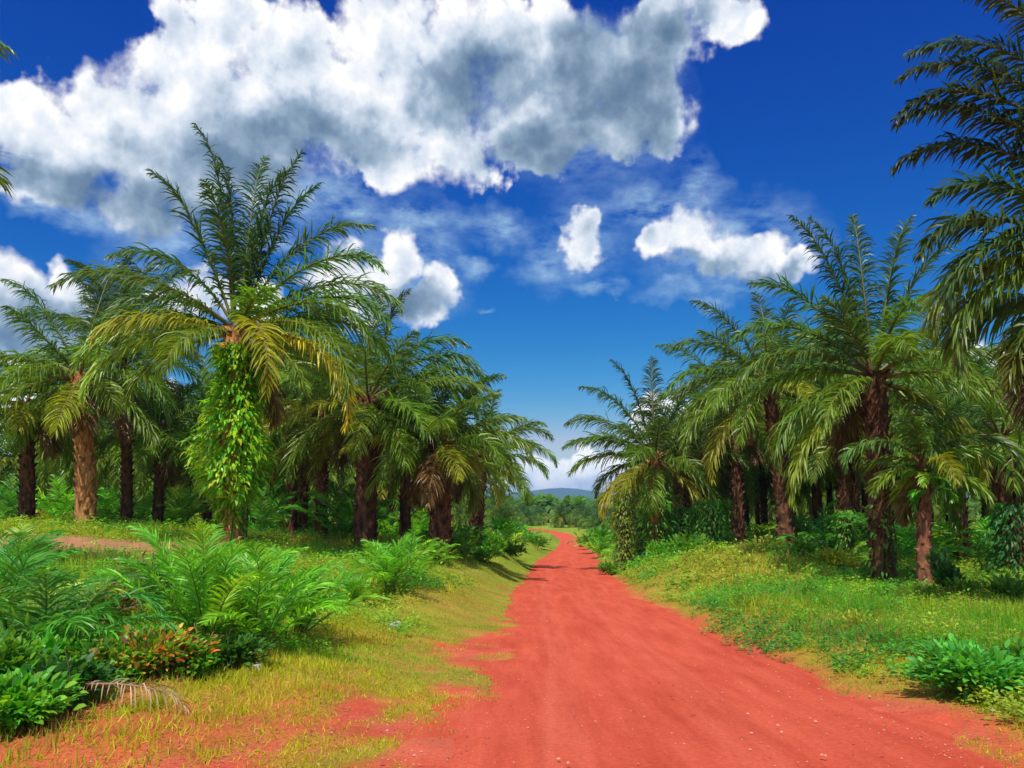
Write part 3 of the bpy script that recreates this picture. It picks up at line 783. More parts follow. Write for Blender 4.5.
young_palm(62, 8.2, 16, 1.35, 'arching blue-green young palm at the left, long thin fronds drooping over', 75, TEAL, ll=.40, nl=34, bend=95, e=(40, 84), droop=.5)
young_palm(8, 8.6, 14, 1.5, 'blue-green young palm cut by the left edge of the picture', 76, TEAL, ll=.36, nl=34, bend=75)
young_palm(20, 12.5, 12, 1.3, 'smaller young palm behind the arching one at the left edge', 77, TEAL, ll=.3, nl=30)
young_palm(392, 16.5, 16, 1.5, 'round bright young palm on the verge in front of the stout palm', 78, BR, ll=.34, nl=34, bend=60)
young_palm(412, 18.5, 14, 1.45, 'young palm just behind the round bright one on the verge', 79, BR, ll=.34, nl=32)
young_palm(352, 15.5, 10, .95, 'small young palm between the spilling clump and the round bright one', 80, BR, ll=.26, nl=30)
young_palm(345, 30, 14, 2.6, 'broad-fronded young palm standing between the slim-trunked and thick-trunked palms', 81, TEAL, ll=.62, nl=36, wl=.07, bend=40)
young_palm(462, 31, 12, 1.6, 'low dark green palm clump at the foot of the leaning palm', 82, TEAL, ll=.4, nl=28, wl=.04)
young_palm(500, 42, 12, 2.0, 'low palm clump past the leaning palm, left of the road', 83, BR, ll=.5, nl=28, wl=.05)
young_palm(600, 50, 12, 1.9, 'low palm clump on the outer side of the road bend', 84, BR, ll=.5, nl=28, wl=.05)
for i_, (px, d, ln) in enumerate(((180, 33, 2.2), (265, 31, 2.4), (60, 36, 2.6), (225, 38, 2.4), (420, 40, 2.4), (10, 34, 2.4), (140, 40, 2.6), (300, 42, 2.4), (108, 34, 2.2), (380, 42, 2.4))):
    young_palm(px, d, 12, ln, 'young palm growing in the shade between the trunks on the left', 90 + i_, TEAL if i_ % 2 else BR, ll=.55, nl=26, wl=.06, group='young palms between the trunks on the left')
for i_, (px, d, ln) in enumerate(((815, 30, 2.6), (870, 31, 2.8), (900, 27, 2.6), (975, 34, 2.6), (940, 36, 2.8), (760, 37, 2.4), (700, 39, 2.6), (1020, 30, 2.6), (790, 41, 2.8), (855, 39, 2.8), (1005, 40, 2.8), (925, 29, 2.4), (665, 42, 2.4))):
    young_palm(px, d, 14, ln, 'young palm growing in the shade between the trunks on the right', 110 + i_, BR if i_ % 2 else TEAL, ll=.6, nl=28, wl=.06, bend=85, group='young palms between the trunks on the right')

# collar of fern on the pale-trunked palm
def collar(px, py, d, rad, label, seed, n=16):
    rg = np.random.default_rng(seed); c = P(px, py, d); root = thing('trunk_fern', c, label, 'fern')
    for k in range(n):
        g = Geo(); frond(g, (rg.uniform(-.15, .15), -.2 + rg.uniform(-.15, .1), rg.uniform(-.4, .4)), k * 137.5, rg.uniform(-10, 60), 90, rad * rg.uniform(.7, 1.1), rg, nl=16, K=2, ll=.26, wl=.07, col=FRESH[k % 4], plum=.1, rw=.01)
        g.build('frond', M_PALM, root)
collar(82, 408, 26.9, 1.1, 'bright green fern growing round the top of the pale orange-brown trunk', 141)
collar(160, 452, 31.9, .9, 'fern tuft on the trunk of the slender short palm', 142, 10)
collar(30, 420, 28.9, .9, 'fern tuft on the dark trunk at the far left', 143, 10)
collar(924, 480, 19.4, .7, 'fern tuft high on the slim ringed trunk', 144, 10)

# shrubs and low plants
shrub(160, 7.9, .40, .62, np.concatenate([ORANGE[[0, 1, 2, 3, 4, 5, 6]] * .85, MID, FRESH[:2], BROWN[None]]), 'low shrub with orange, yellow and rusty leaves in front of the feathery young palms', 151, .08, 1700)
shrub(120, 7.7, .36, .40, np.concatenate([ORANGE[[1, 3, 4, 5]] * .8, MID]), 'smaller yellow-orange shrub left of the rusty one', 152, .075, 800)
shrub(30, 6.3, .34, .42, FRESH, 'bright broad-leaved bush in the bottom left corner', 153, .09, 1300)
shrub(75, 6.9, .36, .42, DARKG, 'dark green bush beside the dead frond at the lower left', 154, .08, 1200)
shrub(8, 7.1, .50, .45, MID, 'leafy bush at the left edge above the corner bush', 155, .085, 1300)
shrub(52, 7.6, .42, .40, FRESH, 'broad-leaved weed clump under the arching young palm', 156, .09, 1100)
shrub(208, 8.1, .30, .36, MID, 'low green weeds right of the rusty-leaved shrub', 157, .09, 600)
shrub(240, 8.6, .32, .40, DARKG, 'dark low bush at the foot of the leafy young palm', 158, .10, 700)
shrub(110, 9.4, .62, .55, np.array([(.20, .15, .05), (.12, .16, .03), (.26, .16, .07)]), 'brownish dry bush behind the rusty-leaved shrub', 159, .10, 700)
shrub(150, 10.8, .75, .7, np.array([(.30, .19, .10), (.24, .17, .08), (.16, .16, .04)]), 'dry straw-coloured bush behind the clumps at the left', 160, .13, 800, wr=.2)
shrub(965, 7.9, .46, .62, np.array([(.07, .40, .05), (.11, .50, .06), (.05, .28, .04)]), 'bright emerald bush on the right verge near the corner', 161, .095, 2200)
shrub(1010, 8.3, .34, .40, MID, 'green bush at the right edge beside the emerald one', 162, .11, 700)
shrub(938, 16.8, .95, .36, DARKG, 'slender dark sapling at the foot of the slim ringed palm', 163, .13, 700)
shrub(955, 16.2, .45, .40, MID, 'low bush beside the slender dark sapling', 164, .12, 500)
shrub(1003, 14.8, .55, .5, MID, 'bush behind the bare earth patch at the right edge', 165, .13, 600)
shrub(660, 33.5, .8, .8, FRESH, 'round bright bush at the foot of the star-crowned palm', 167, .15, 900)
shrub(607, 34, .5, .6, MID, 'low bush beside the road before the bend', 168, .14, 600)
shrub(690, 31, .9, 1.0, MID, 'bush between the creeper stumps behind the right verge', 169, .22, 600)
shrub(590, 72, 1.0, 1.6, np.concatenate([ORANGE[[0, 1, 4]] * .7, MID, YG]), 'far orange-yellow bush beside the road bend', 170, .4, 600)
shrub(600, 60, 1.5, 2.0, MID, 'green bush in front of the far orange one', 171, .4, 500)
shrub(508, 55, 1.4, 2.0, FRESH, 'rounded bush left of the road where it turns', 172, .4, 500)
shrub(535, 66, 1.1, 1.7, MID, 'low rounded bush on the inner side of the bend', 173, .35, 500)
for i_, (px, d) in enumerate(((450, 29), (425, 26), (485, 33), (510, 40), (495, 36))):
    shrub(px, d, .7, .9, MID if i_ % 2 else FRESH, 'low bush in the line of bushes along the left verge', 180 + i_, .2, 500, group='bushes along the left verge')
for i_, (px, d) in enumerate(((720, 27), (765, 25.5), (800, 24.5), (835, 23), (700, 30), (745, 27.5))):
    shrub(px, d, .55, .8, YG if i_ % 2 else MID, 'low weedy bush on and around the heap of earth', 190 + i_, .16, 500, group='weedy bushes around the heap of earth')
rg = np.random.default_rng(19)
for i_ in range(34):
    d = 6.8 * (3.0 ** rg.random()); u_ = rg.uniform(.7, 5.5) * (1 + d / 30); x_ = float(xc(d)) + float(hw(d)) + u_
    if x_ / d > .66: continue
    pxx, _ = px_of((x_, d, 0)); k_ = rg.integers(0, 4)
    shrub(512 + F * x_ / (d * 1.0) * (1 / math.cos(TH)) if False else pxx, d, rg.uniform(.14, .36), rg.uniform(.16, .42), (FRESH, MID, YG, DARKG)[k_], 'small weed clump growing out of the right verge', 500 + i_, rg.uniform(.05, .09), 320, wr=rg.uniform(.2, .5), name='weed_clump', cat='weed', group='weed clumps on the right verge')
# undergrowth between the trunks; yellow-green on the left brightened to imitate sunlit grass
rg = np.random.default_rng(9)
for i_ in range(46):
    left = i_ % 2 == 0
    d = rg.uniform(33, 60); px = rg.uniform(-30, 505) if left else rg.uniform(640, 1060)
    shrub(px, d, rg.uniform(.5, 1.1), rg.uniform(1.2, 2.2), (YG if left else MID) if rg.random() < .6 else FRESH, 'undergrowth bush between the trunks %s of the road' % ('left' if left else 'right'), 300 + i_, .34, 380, group='undergrowth bushes on the %s' % ('left' if left else 'right'))

# dead fallen frond at the lower left
b = G(85, None, 6.9)
root = thing('dead_frond', b + Vector((0, 0, .16)), 'dry brown fallen palm frond lying at the edge of the red soil', 'palm frond')
g = Geo(); rg = np.random.default_rng(8)
frond(g, (0, 0, 0), -14, 8, 26, 1.15, rg, nl=30, K=3, ll=.26, wl=.014, col=np.array((.42, .26, .20)), rcol=(.28, .18, .12), droop=.9, start=.1, plum=.35, rw=.014); g.build('leaflets', M_DRY, root)
# bare stalks
for i_, (px, d, h_) in enumerate(((88, 6.7, .55), (232, 8.9, .5), (290, 9.9, .55))):
    b = G(px, None, d); g = Geo(); t = np.linspace(0, 1, 8)
    tube(g, np.stack([.10 * t ** 2 * (1 if i_ else -1), 0 * t, h_ * t - .05], -1), .008 * (1.2 - t * .7), (.2, .13, .08), 5)
    o = g.build('dead_stalk', M_STEM); o.location = b
    tag(o, ('bare dead stalk standing among the lower left bushes', 'bare stalk left of the young palm with spilling fronds', 'bare stalk under the spilling fronds by the verge')[i_], 'stalk')

# stones
def stone(px, d, s, label, seed):
    rg = np.random.default_rng(seed); bm = bmesh.new()
    bmesh.ops.create_icosphere(bm, subdivisions=3, radius=s)
    for v in bm.verts:
        n_ = vnoise(np.array(v.co.x * 9 / s * .1 + seed), np.array(v.co.y * 9 / s * .1 + v.co.z * 8 / s * .1)) - .5
        v.co *= 1 + float(n_) * .7
        v.co.z *= .6; v.co.x *= 1.2
        v.co.z = max(v.co.z, -.2 * s) if v.co.z < 0 else v.co.z
    me = bpy.data.meshes.new('stone'); bm.to_mesh(me); bm.free(); me.materials.append(M_STONE)
    o = bpy.data.objects.new('stone', me); COL.objects.link(o); o.location = G(px, None, d) + Vector((0, 0, s * .25)); o.rotation_euler = (0, 0, seed)
    tag(o, label, 'stone'); return o
import bmesh
M_STONE = bark_material('pale_stone', (.34, .30, .27), (.62, .58, .53), 18, .3)
stone(396, 13.3, .11, 'pale rounded stone in the grass of the left verge', 1)
stone(262, 8.55, .085, 'pale grey stone at the foot of the bushes on the left', 2)
stone(3, 5.75, .09, 'white stone in the bottom left corner', 5)

# ================================================================== GRASS AND WEEDS
def scatter_positions(n, d0, d1, rg, power=1.0, spread=.72):
    """more plants near, fewer and larger far"""
    t = rg.uniform(0, 1, n)
    y = d0 * (d1 / d0) ** t
    x = rg.uniform(-spread, spread, n) * y * 1.0
    return x, y

def blades(name, label, cat, n, d0, d1, hgt, wid, colf, prob, seed, lean=.5, K=2, kmul=1.0):
    rg = np.random.default_rng(seed)
    x, y = scatter_positions(n, d0, d1, rg)
    keep = rg.random(n) < prob(x, y); x = x[keep]; y = y[keep]; m = len(x)
    z = ground_z(x, y)
    a = rg.uniform(0, 6.283, m); tl = np.abs(rg.normal(0, lean, m))
    D = nrm(np.stack([np.cos(a) * tl, np.sin(a) * tl, np.ones(m)], -1))
    a2 = rg.uniform(0, 6.283, m); S = np.stack([np.cos(a2), np.sin(a2), np.zeros(m)], -1)
    sc = np.maximum(1, y / 14) ** .85
    hh = hgt(x, y) * rg.uniform(.55, 1.3, m)
    g = Geo(); strips(g, np.stack([x, y, z - .01], -1), D, hh, wid * sc * rg.uniform(.7, 1.3, m), S, rg.uniform(.1, .7, m) * kmul, colf(x, y, rg), K)
    o = g.build(name, M_GRASS); tag(o, label, cat, kind='stuff'); print(name, m); return o

def u_of(x, y): return x - xc(y)
def bare_patch(x, y):
    return np.clip(track_mask(x, y) * 1.2 + np.exp(-(((x - pc.x) / 2.2) ** 2 + ((y - pc.y) / 1.6) ** 2)) + np.exp(-(((x - pc2.x) / 3.0) ** 2 + ((y - pc2.y) / 1.0) ** 2)), 0, 1)
def mixc(a, b, t): return np.asarray(a)[None] * (1 - t[:, None]) + np.asarray(b)[None] * t[:, None]

def short_col(x, y, rg):
    n_ = fbm(x * .8, y * .5 + 3, 3); u = u_of(x, y)
    t = np.clip(sstep(.35, .62, n_) + rg.normal(0, .2, len(x)), 0, 1)
    c = mixc((.46, .46, .018), (.22, .44, .02), t)
    away = sstep(1.0, 4.5, np.abs(u) - hw(y))[:, None]
    c = c * (1 - away * .6) + np.array((.15, .42, .02)) * away * .6
    dry = (rg.random(len(x)) < np.clip(.07 + .3 * sstep(.55, .7, fbm(x * .6 + 9, y * .6, 3)), 0, 1))[:, None]
    c = np.where(dry, np.array((.42, .25, .09)), c)
    return c * rg.uniform(.7, 1.3, (len(x), 1))
def short_prob(x, y):
    c = cover(x, y); tuft = sstep(.42, .66, fbm(x * 3.1 + 2, y * 2.2, 3))
    return np.clip(c * (.45 + .8 * tuft) * (1 - .93 * bare_patch(x, y)), 0, 1)
def short_h(x, y):
    u = np.abs(u_of(x, y)) - hw(y)
    return (.04 + .075 * sstep(.3, 2.5, u)) * (1 + .6 * sstep(15, 60, y)) * (.6 + .8 * fbm(x * 1.3, y * 1.3, 3))
blades('short_grass', 'short yellow-green grass creeping over the red soil of both verges', 'grass', 620000, 3.2, 80, short_h, .0075, short_col, short_prob, 401, lean=.8)

def tall_prob(x, y):
    u = u_of(x, y); au = np.abs(u) - hw(y)
    lim = np.where(u < 0, np.interp(y, [0, 6, 9, 14, 20, 40], [5.0, 3.2, 2.8, 2.2, 1.6, 1.2]), .8)
    return np.clip(sstep(lim, lim + 1.0, au + (fbm(x * .9, y * .9, 3) - .5) * 1.5) * (1 - .97 * bare_patch(x, y)) * (.35 + .65 * sstep(.3, .55, fbm(x * 1.1 + 30, y * 1.1, 3))), 0, 1)
def tall_col(x, y, rg):
    n_ = fbm(x * .5 + 12, y * .4 + 3, 4)
    c = mixc((.13, .40, .02), (.40, .46, .025), np.clip(sstep(.38, .65, n_) + rg.normal(0, .2, len(x)), 0, 1))
    # sun-bleached tops on the heap and by the palms' feet
    m = np.exp(-(((x - MOUND.x) / 2.3) ** 2 + ((y - MOUND.y - 1) / 2.4) ** 2))
    dr = (rg.random(len(x)) < np.clip(.10 + .7 * m + .40 * sstep(.56, .72, fbm(x * .4 + 70, y * .5, 3)), 0, 1))[:, None]
    c = np.where(dr, np.array((.40, .24, .09)), c)
    return c * rg.uniform(.65, 1.3, (len(x), 1))
def tall_h(x, y): return (.12 + .22 * fbm(x * .7 + 5, y * .7, 3) ** 1.5 * 1.6) * (1 + .5 * sstep(15, 60, y))
blades('tall_grass', 'taller meadow grass with straw-coloured stems covering the banks under the palms', 'grass', 380000, 4.5, 110, tall_h, .009, tall_col, tall_prob, 402, lean=.45, K=3, kmul=1.3)

# broad-leaved weeds: each plant a rosette of small leaves
def weeds(name, label, n, per, d0, d1, prob, cols, size, hgt, seed, wr=.5):
    rg = np.random.default_rng(seed)
    x, y = scatter_positions(n, d0, d1, rg)
    keep = rg.random(n) < prob(x, y); x = x[keep]; y = y[keep]; m = len(x)
    z = ground_z(x, y); sc = np.maximum(1, y / 13) ** .8
    hh = hgt * rg.uniform(.4, 1.3, m) * (.5 + fbm(x * .9, y * .9, 3)) * np.minimum(sc, 2)
    x = np.repeat(x, per); y = np.repeat(y, per); z = np.repeat(z, per); h2 = np.repeat(hh, per); s2 = np.repeat(sc, per); N_ = len(x)
    a = rg.uniform(0, 6.283, N_); f = rg.uniform(.15, 1, N_)
    r = h2 * .55 * rg.uniform(.1, 1, N_)
    C = np.stack([x + r * np.cos(a), y + r * np.sin(a), z + h2 * f], -1)
    D = nrm(np.stack([np.cos(a), np.sin(a), rg.uniform(-.2, .9, N_)], -1))
    S = np.cross(D, np.array((0, 0, 1.)) + rg.normal(0, .3, (N_, 3)))
    ln = size * s2 * rg.uniform(.6, 1.3, N_)
    pn = np.repeat(rg.integers(0, len(cols), m), per)
    # neighbouring plants tend to be of one kind
    patch = fbm(x * .5 + seed, y * .5, 3)
    pn = np.clip((sstep(.3, .7, patch) * len(cols)).astype(int) + rg.integers(-1, 2, N_), 0, len(cols) - 1)
    g = Geo(); strips(g, C, D, ln, ln * wr, S, rg.uniform(.1, .7, N_), cols[pn] * rg.uniform(.65, 1.3, (N_, 1)), 2, (.3, 1, .06))
    o = g.build(name, M_LEAF); tag(o, label, 'ground cover', kind='stuff'); print(name, N_)
def weedR(x, y):
    u = u_of(x, y); au = u - hw(y)
    k = sstep(.1, .8, au / np.interp(y, [0, 6, 9, 14], [2.4, 2.0, 1.2, 1]) + (fbm(x * 1.1, y * 1.1, 3) - .5) * 1.4) * (u > 0)
    l = sstep(np.interp(y, [0, 7, 9, 12], [3.4, 2.9, 1.9, 1.2]), np.interp(y, [0, 7, 9, 12], [4.2, 3.6, 2.8, 2.3]), -u - hw(y) + (fbm(x * .8, y * .8, 3) - .5) * 2) * (u < 0) * np.where(y < 26, 1, .4)
    return np.clip((k + l) * (1 - .95 * bare_patch(x, y)) * (.35 + .65 * sstep(.35, .55, fbm(x * 1.6 + 8, y * 1.6, 3))), 0, 1)
WC = np.array([(.06, .24, .03), (.09, .36, .03), (.13, .42, .03), (.24, .48, .03), (.30, .42, .04)])
weeds('creeping_weeds', 'leafy green weeds matting the right bank and the left banks behind the grass', 60000, 10, 4.4, 60, weedR, WC, .058, .20, 411)

# pebbles and dry litter on the red soil
rg = np.random.default_rng(31)
n = 16000
x, y = scatter_positions(n, 3.5, 22, rg); u = u_of(x, y); au = np.abs(u) / hw(y)
p_ = np.exp(-((au - 1.0) / .22) ** 2) * .8 + .22 + .5 * (u < 0) * (au > 1) * (1 - cover(x, y))
keep = (rg.random(n) < p_); x = x[keep]; y = y[keep]; n = len(x)
zr_ = np.where(np.abs(u_of(x, y)) < hw(y), zr(y) + .004, ground_z(x, y))
s_ = rg.uniform(.003, .009, n) + .012 * rg.random(n) ** 8
base8 = np.array([(1, 0, 0), (0, 1, 0), (-1, 0, 0), (0, -1, 0), (0, 0, .8), (0, 0, -.5)])
V = base8[None] * s_[:, None, None] * rg.uniform(.6, 1.3, (n, 6, 1)) + np.stack([x, y, zr_ + s_ * .3], -1)[:, None]
q = np.array([(0, 1, 4, 4), (1, 2, 4, 4), (2, 3, 4, 4), (3, 0, 4, 4)])
tri = []
me = bpy.data.meshes.new('gravel')
faces = (np.array([(0, 1, 4), (1, 2, 4), (2, 3, 4), (3, 0, 4)])[None] + (np.arange(n) * 6)[:, None, None]).reshape(-1, 3)
me.from_pydata(V.reshape(-1, 3).tolist(), [], faces.tolist()); a = me.color_attributes.new('Col', 'FLOAT_COLOR', 'POINT')
cc = np.ones((n * 6, 4), np.float32); cc[:, :3] = np.repeat(np.array([(.50, .16, .09), (.40, .10, .06), (.55, .30, .2)])[rg.integers(0, 3, n)], 6, 0); a.data.foreach_set('color', cc.ravel())
me.materials.append(M_DRY); o = bpy.data.objects.new('gravel', me); COL.objects.link(o); tag(o, 'small reddish stones scattered along the road edges', 'gravel', kind='stuff')

def litter_prob(x, y):
    u = u_of(x, y)
    return np.clip((1 - cover(x, y)) * sstep(1.0, 1.15, np.abs(u) / hw(y)) * (u < 0) * .9 + bare_patch(x, y) * .5, 0, 1)
rg = np.random.default_rng(33); n = 26000
x, y = scatter_positions(n, 3.5, 30, rg); keep = rg.random(n) < litter_prob(x, y) * sstep(.45, .65, fbm(x * 2 + 4, y * 1.4, 3)); x = x[keep]; y = y[keep]; n = len(x)
a = rg.uniform(0, 6.283, n); g = Geo()
strips(g, np.stack([x, y, ground_z(x, y) + .012], -1), np.stack([np.cos(a), np.sin(a), rg.uniform(0, .25, n)], -1), rg.uniform(.03, .11, n), rg.uniform(.003, .006, n), np.stack([-np.sin(a), np.cos(a), 0 * a], -1), np.full(n, .1), np.array([(.48, .24, .10), (.55, .33, .16), (.40, .16, .09)])[rg.integers(0, 3, n)], 2)
tag(g.build('dry_litter', M_DRY), 'dry straw and dead stalks strewn on the red soil beside the road', 'litter', kind='stuff')

SKY_CURVE = ((4.2, 9.0), (1.75, 1.14), (.77, .87))
CLOUD_L = 1.0
HAZE = .00021
# ------------------------------------------------------------------ sky, clouds, sun
SUN = Vector((-.14, -.60, 1.02)).normalized()
sun_el = math.asin(SUN.z); sun_az = math.atan2(SUN.x, SUN.y)
sl = bpy.data.lights.new('sun', 'SUN'); sl.energy = 4.6; sl.angle = R(.5); sl.color = (1, .95, .86)
so = bpy.data.objects.new('sun', sl); COL.objects.link(so); so.rotation_euler = SUN.to_track_quat('Z', 'Y').to_euler(); so.location = (0, 0, 60)

w = bpy.data.worlds.new('World'); scene.world = w; w.use_nodes = True
nt = w.node_tree; nt.nodes.clear()
def px_ang(px, py):
    r = ray(px, py).normalized()
    return math.atan2(r.x, r.y), math.asin(r.z)
def math_(nt, op, a, b=None, c=None, clamp=False):
    n = nt.nodes.new('ShaderNodeMath'); n.operation = op; n.use_clamp = clamp
    for k, v in enumerate((a, b, c)):
        if v is None: continue
        if isinstance(v, (int, float)): n.inputs[k].default_value = v
        else: nt.links.new(v, n.inputs[k])
    return n.outputs[0]
def vmath(nt, op, a, b=None, c=None):
    n = nt.nodes.new('ShaderNodeVectorMath'); n.operation = op
    for k, v in enumerate((a, b, c)):
        if v is None: continue
        if isinstance(v, tuple): n.inputs[k].default_value = v
        else: nt.links.new(v, n.inputs[k])
    return n.outputs[1] if op in ('LENGTH', 'DOT_PRODUCT') else n.outputs[0]

def blob_group(name, blobs):
    """smooth union of ellipses in azimuth / elevation; 1 in the heart of a cloud, 0 on its outline"""
    gt = bpy.data.node_groups.new(name, 'ShaderNodeTree')
    gt.interface.new_socket('P', in_out='INPUT', socket_type='NodeSocketVector')
    gt.interface.new_socket('F', in_out='OUTPUT', socket_type='NodeSocketFloat')
    gi = gt.nodes.new('NodeGroupInput'); go = gt.nodes.new('NodeGroupOutput')
    acc = None
    for (bx, by, rx, ry) in blobs:
        az, el = px_ang(bx, by)
        sx = F / rx; sy = F / ry
        off = vmath(gt, 'MULTIPLY_ADD', gi.outputs[0], (sx, sy, 0), (-az * sx, -el * sy, 0))
        ln = vmath(gt, 'LENGTH', off)
        acc = ln if acc is None else math_(gt, 'SMOOTH_MIN', acc, ln, .22)
    r_ = math_(gt, 'SUBTRACT', 1.0, acc)
    gt.links.new(r_, go.inputs[0])
    return gt

CLOUDS = [(20, 118, 48, 45), (62, 160, 80, 52), (95, 110, 34, 32), (150, 135, 70, 60), (185, 55, 52, 48), (225, 20, 48, 40), (235, 95, 75, 65), (300, 60, 75, 50),
          (340, 110, 95, 60), (390, 30, 85, 50), (380, 165, 55, 34), (440, 150, 75, 46), (480, 60, 110, 75), (425, 95, 60, 45), (560, 45, 95, 60), (600, 112, 88, 56), (535, 138, 90, 36),
          (655, 95, 48, 60), (665, 30, 60, 38), (722, 8, 52, 26), (160, 200, 70, 34), (20, 190, 60, 20), (255, 160, 90, 48),
          (12, 292, 40, 36), (30, 330, 62, 40), (66, 284, 16, 22), (60, 320, 40, 34),
          (395, 262, 34, 30), (436, 285, 26, 22), (350, 290, 60, 34), (175, 300, 30, 20), (415, 305, 30, 22), (225, 300, 60, 30),
          (577, 241, 27, 36), (590, 222, 20, 18), (692, 236, 48, 38), (655, 240, 22, 18), (748, 256, 44, 24), (785, 266, 26, 16),
          (548, 480, 46, 24), (586, 452, 17, 22), (610, 480, 60, 30), (500, 492, 60, 22), (990, 372, 42, 26), (1010, 420, 40, 40), (940, 440, 60, 30),
          (660, 425, 34, 26), (100, 440, 160, 60), (700, 470, 90, 40), (850, 470, 120, 40), (330, 470, 120, 40)]
WISPS = [(165, 250, 62, 48), (505, 222, 44, 24), (490, 298, 18, 5), (577, 240, 56, 60), (720, 245, 110, 55), (400, 265, 90, 60), (590, 110, 125, 90), (300, 200, 160, 40), (650, 205, 70, 30), (590, 290, 46, 9), (480, 262, 34, 12), (700, 190, 40, 40), (420, 225, 90, 22),
         (270, 235, 50, 20), (700, 290, 70, 14), (60, 215, 70, 18), (540, 260, 26, 50), (350, 220, 40, 20), (240, 2, 60, 14)]
DARKS = [(620, 60, 110, 60), (560, 150, 100, 42), (300, 135, 110, 38), (240, 175, 110, 36), (70, 185, 110, 30), (480, 85, 90, 42), (640, 130, 60, 60), (25, 325, 60, 34),
         (600, 100, 80, 30), (160, 230, 60, 30), (400, 300, 50, 18), (690, 268, 60, 14), (755, 275, 40, 10), (500, 225, 40, 18)]  # shaded parts of the clouds, painted in as darker patches
tc = nt.nodes.new('ShaderNodeTexCoord')
dirv = vmath(nt, 'NORMALIZE', tc.outputs['Generated'])
sx = nt.nodes.new('ShaderNodeSeparateXYZ'); nt.links.new(dirv, sx.inputs[0])
az = math_(nt, 'ARCTAN2', sx.outputs[0], sx.outputs[1]); el = math_(nt, 'ARCSINE', sx.outputs[2])
cb = nt.nodes.new('ShaderNodeCombineXYZ'); nt.links.new(az, cb.inputs[0]); nt.links.new(el, cb.inputs[1])
p0 = cb.outputs[0]


def noise_(t, vec, scale, detail, rough=.55, out='Fac', w_=0.0):
    n = t.nodes.new('ShaderNodeTexNoise'); n.inputs['Scale'].default_value = scale; n.inputs['Detail'].default_value = detail; n.inputs['Roughness'].default_value = rough; n.noise_dimensions = '2D'
    t.links.new(vec, n.inputs['Vector']); return n.outputs[out]
gt = bpy.data.node_groups.new('cloud_billows', 'ShaderNodeTree')
gt.interface.new_socket('P', in_out='INPUT', socket_type='NodeSocketVector')
gt.interface.new_socket('H', in_out='OUTPUT', socket_type='NodeSocketFloat')
gi = gt.nodes.new('NodeGroupInput'); go = gt.nodes.new('NodeGroupOutput')
wc2 = noise_(gt, gi.outputs[0], 30.0, 1, .5, 'Color')
pv = vmath(gt, 'MULTIPLY_ADD', wc2, (.018, .018, 0), None); gt.links.new(gi.outputs[0], pv.node.inputs[2])
def puff(scale, vec, smooth):
    v = gt.nodes.new('ShaderNodeTexVoronoi'); v.voronoi_dimensions = '2D'; v.feature = 'SMOOTH_F1' if smooth else 'F1'; v.inputs['Scale'].default_value = scale
    if smooth: v.inputs['Smoothness'].default_value = .35
    gt.links.new(vec, v.inputs['Vector']); return math_(gt, 'SUBTRACT', 1.0, v.outputs['Distance'])
b1 = puff(17, pv, True); b2 = puff(38, pv, False); b3 = puff(85, pv, False)
fb = noise_(gt, gi.outputs[0], 14.0, 6, .62)
s1 = math_(gt, 'MULTIPLY', math_(gt, 'SUBTRACT', b1, .62), .42)
s2 = math_(gt, 'MULTIPLY_ADD', math_(gt, 'SUBTRACT', b2, .62), .20, s1)
s3 = math_(gt, 'MULTIPLY_ADD', math_(gt, 'SUBTRACT', b3, .62), .08, s2)
s4 = math_(gt, 'MULTIPLY_ADD', math_(gt, 'SUBTRACT', fb, .5), .95, s3)
gt.links.new(s4, go.inputs[0])
def billows(vec):
    g_ = nt.nodes.new('ShaderNodeGroup'); g_.node_tree = gt; nt.links.new(vec, g_.inputs[0]); return g_.outputs[0]
sky = nt.nodes.new('ShaderNodeTexSky'); sky.sky_type = 'NISHITA'; sky.sun_disc = False
sky.sun_elevation = sun_el; sky.sun_rotation = sun_az; sky.air_density = 1.0; sky.dust_density = .2; sky.ozone_density = 3.0
SKY_S = .10
# deep, saturated tropical blue: each channel of the sky gets its own contrast
sc_ = nt.nodes.new('ShaderNodeSeparateColor'); nt.links.new(sky.outputs[0], sc_.inputs[0])
ch = [math_(nt, 'MULTIPLY', math_(nt, 'POWER', math_(nt, 'MULTIPLY', sc_.outputs[i_], SKY_S), g_), k_ / SKY_S) for i_, (g_, k_) in enumerate(SKY_CURVE)]
ch[0] = math_(nt, 'MINIMUM', ch[0], math_(nt, 'MULTIPLY', ch[1], .8))
tint = nt.nodes.new('ShaderNodeCombineColor')
for i_ in range(3): nt.links.new(ch[i_], tint.inputs[i_])

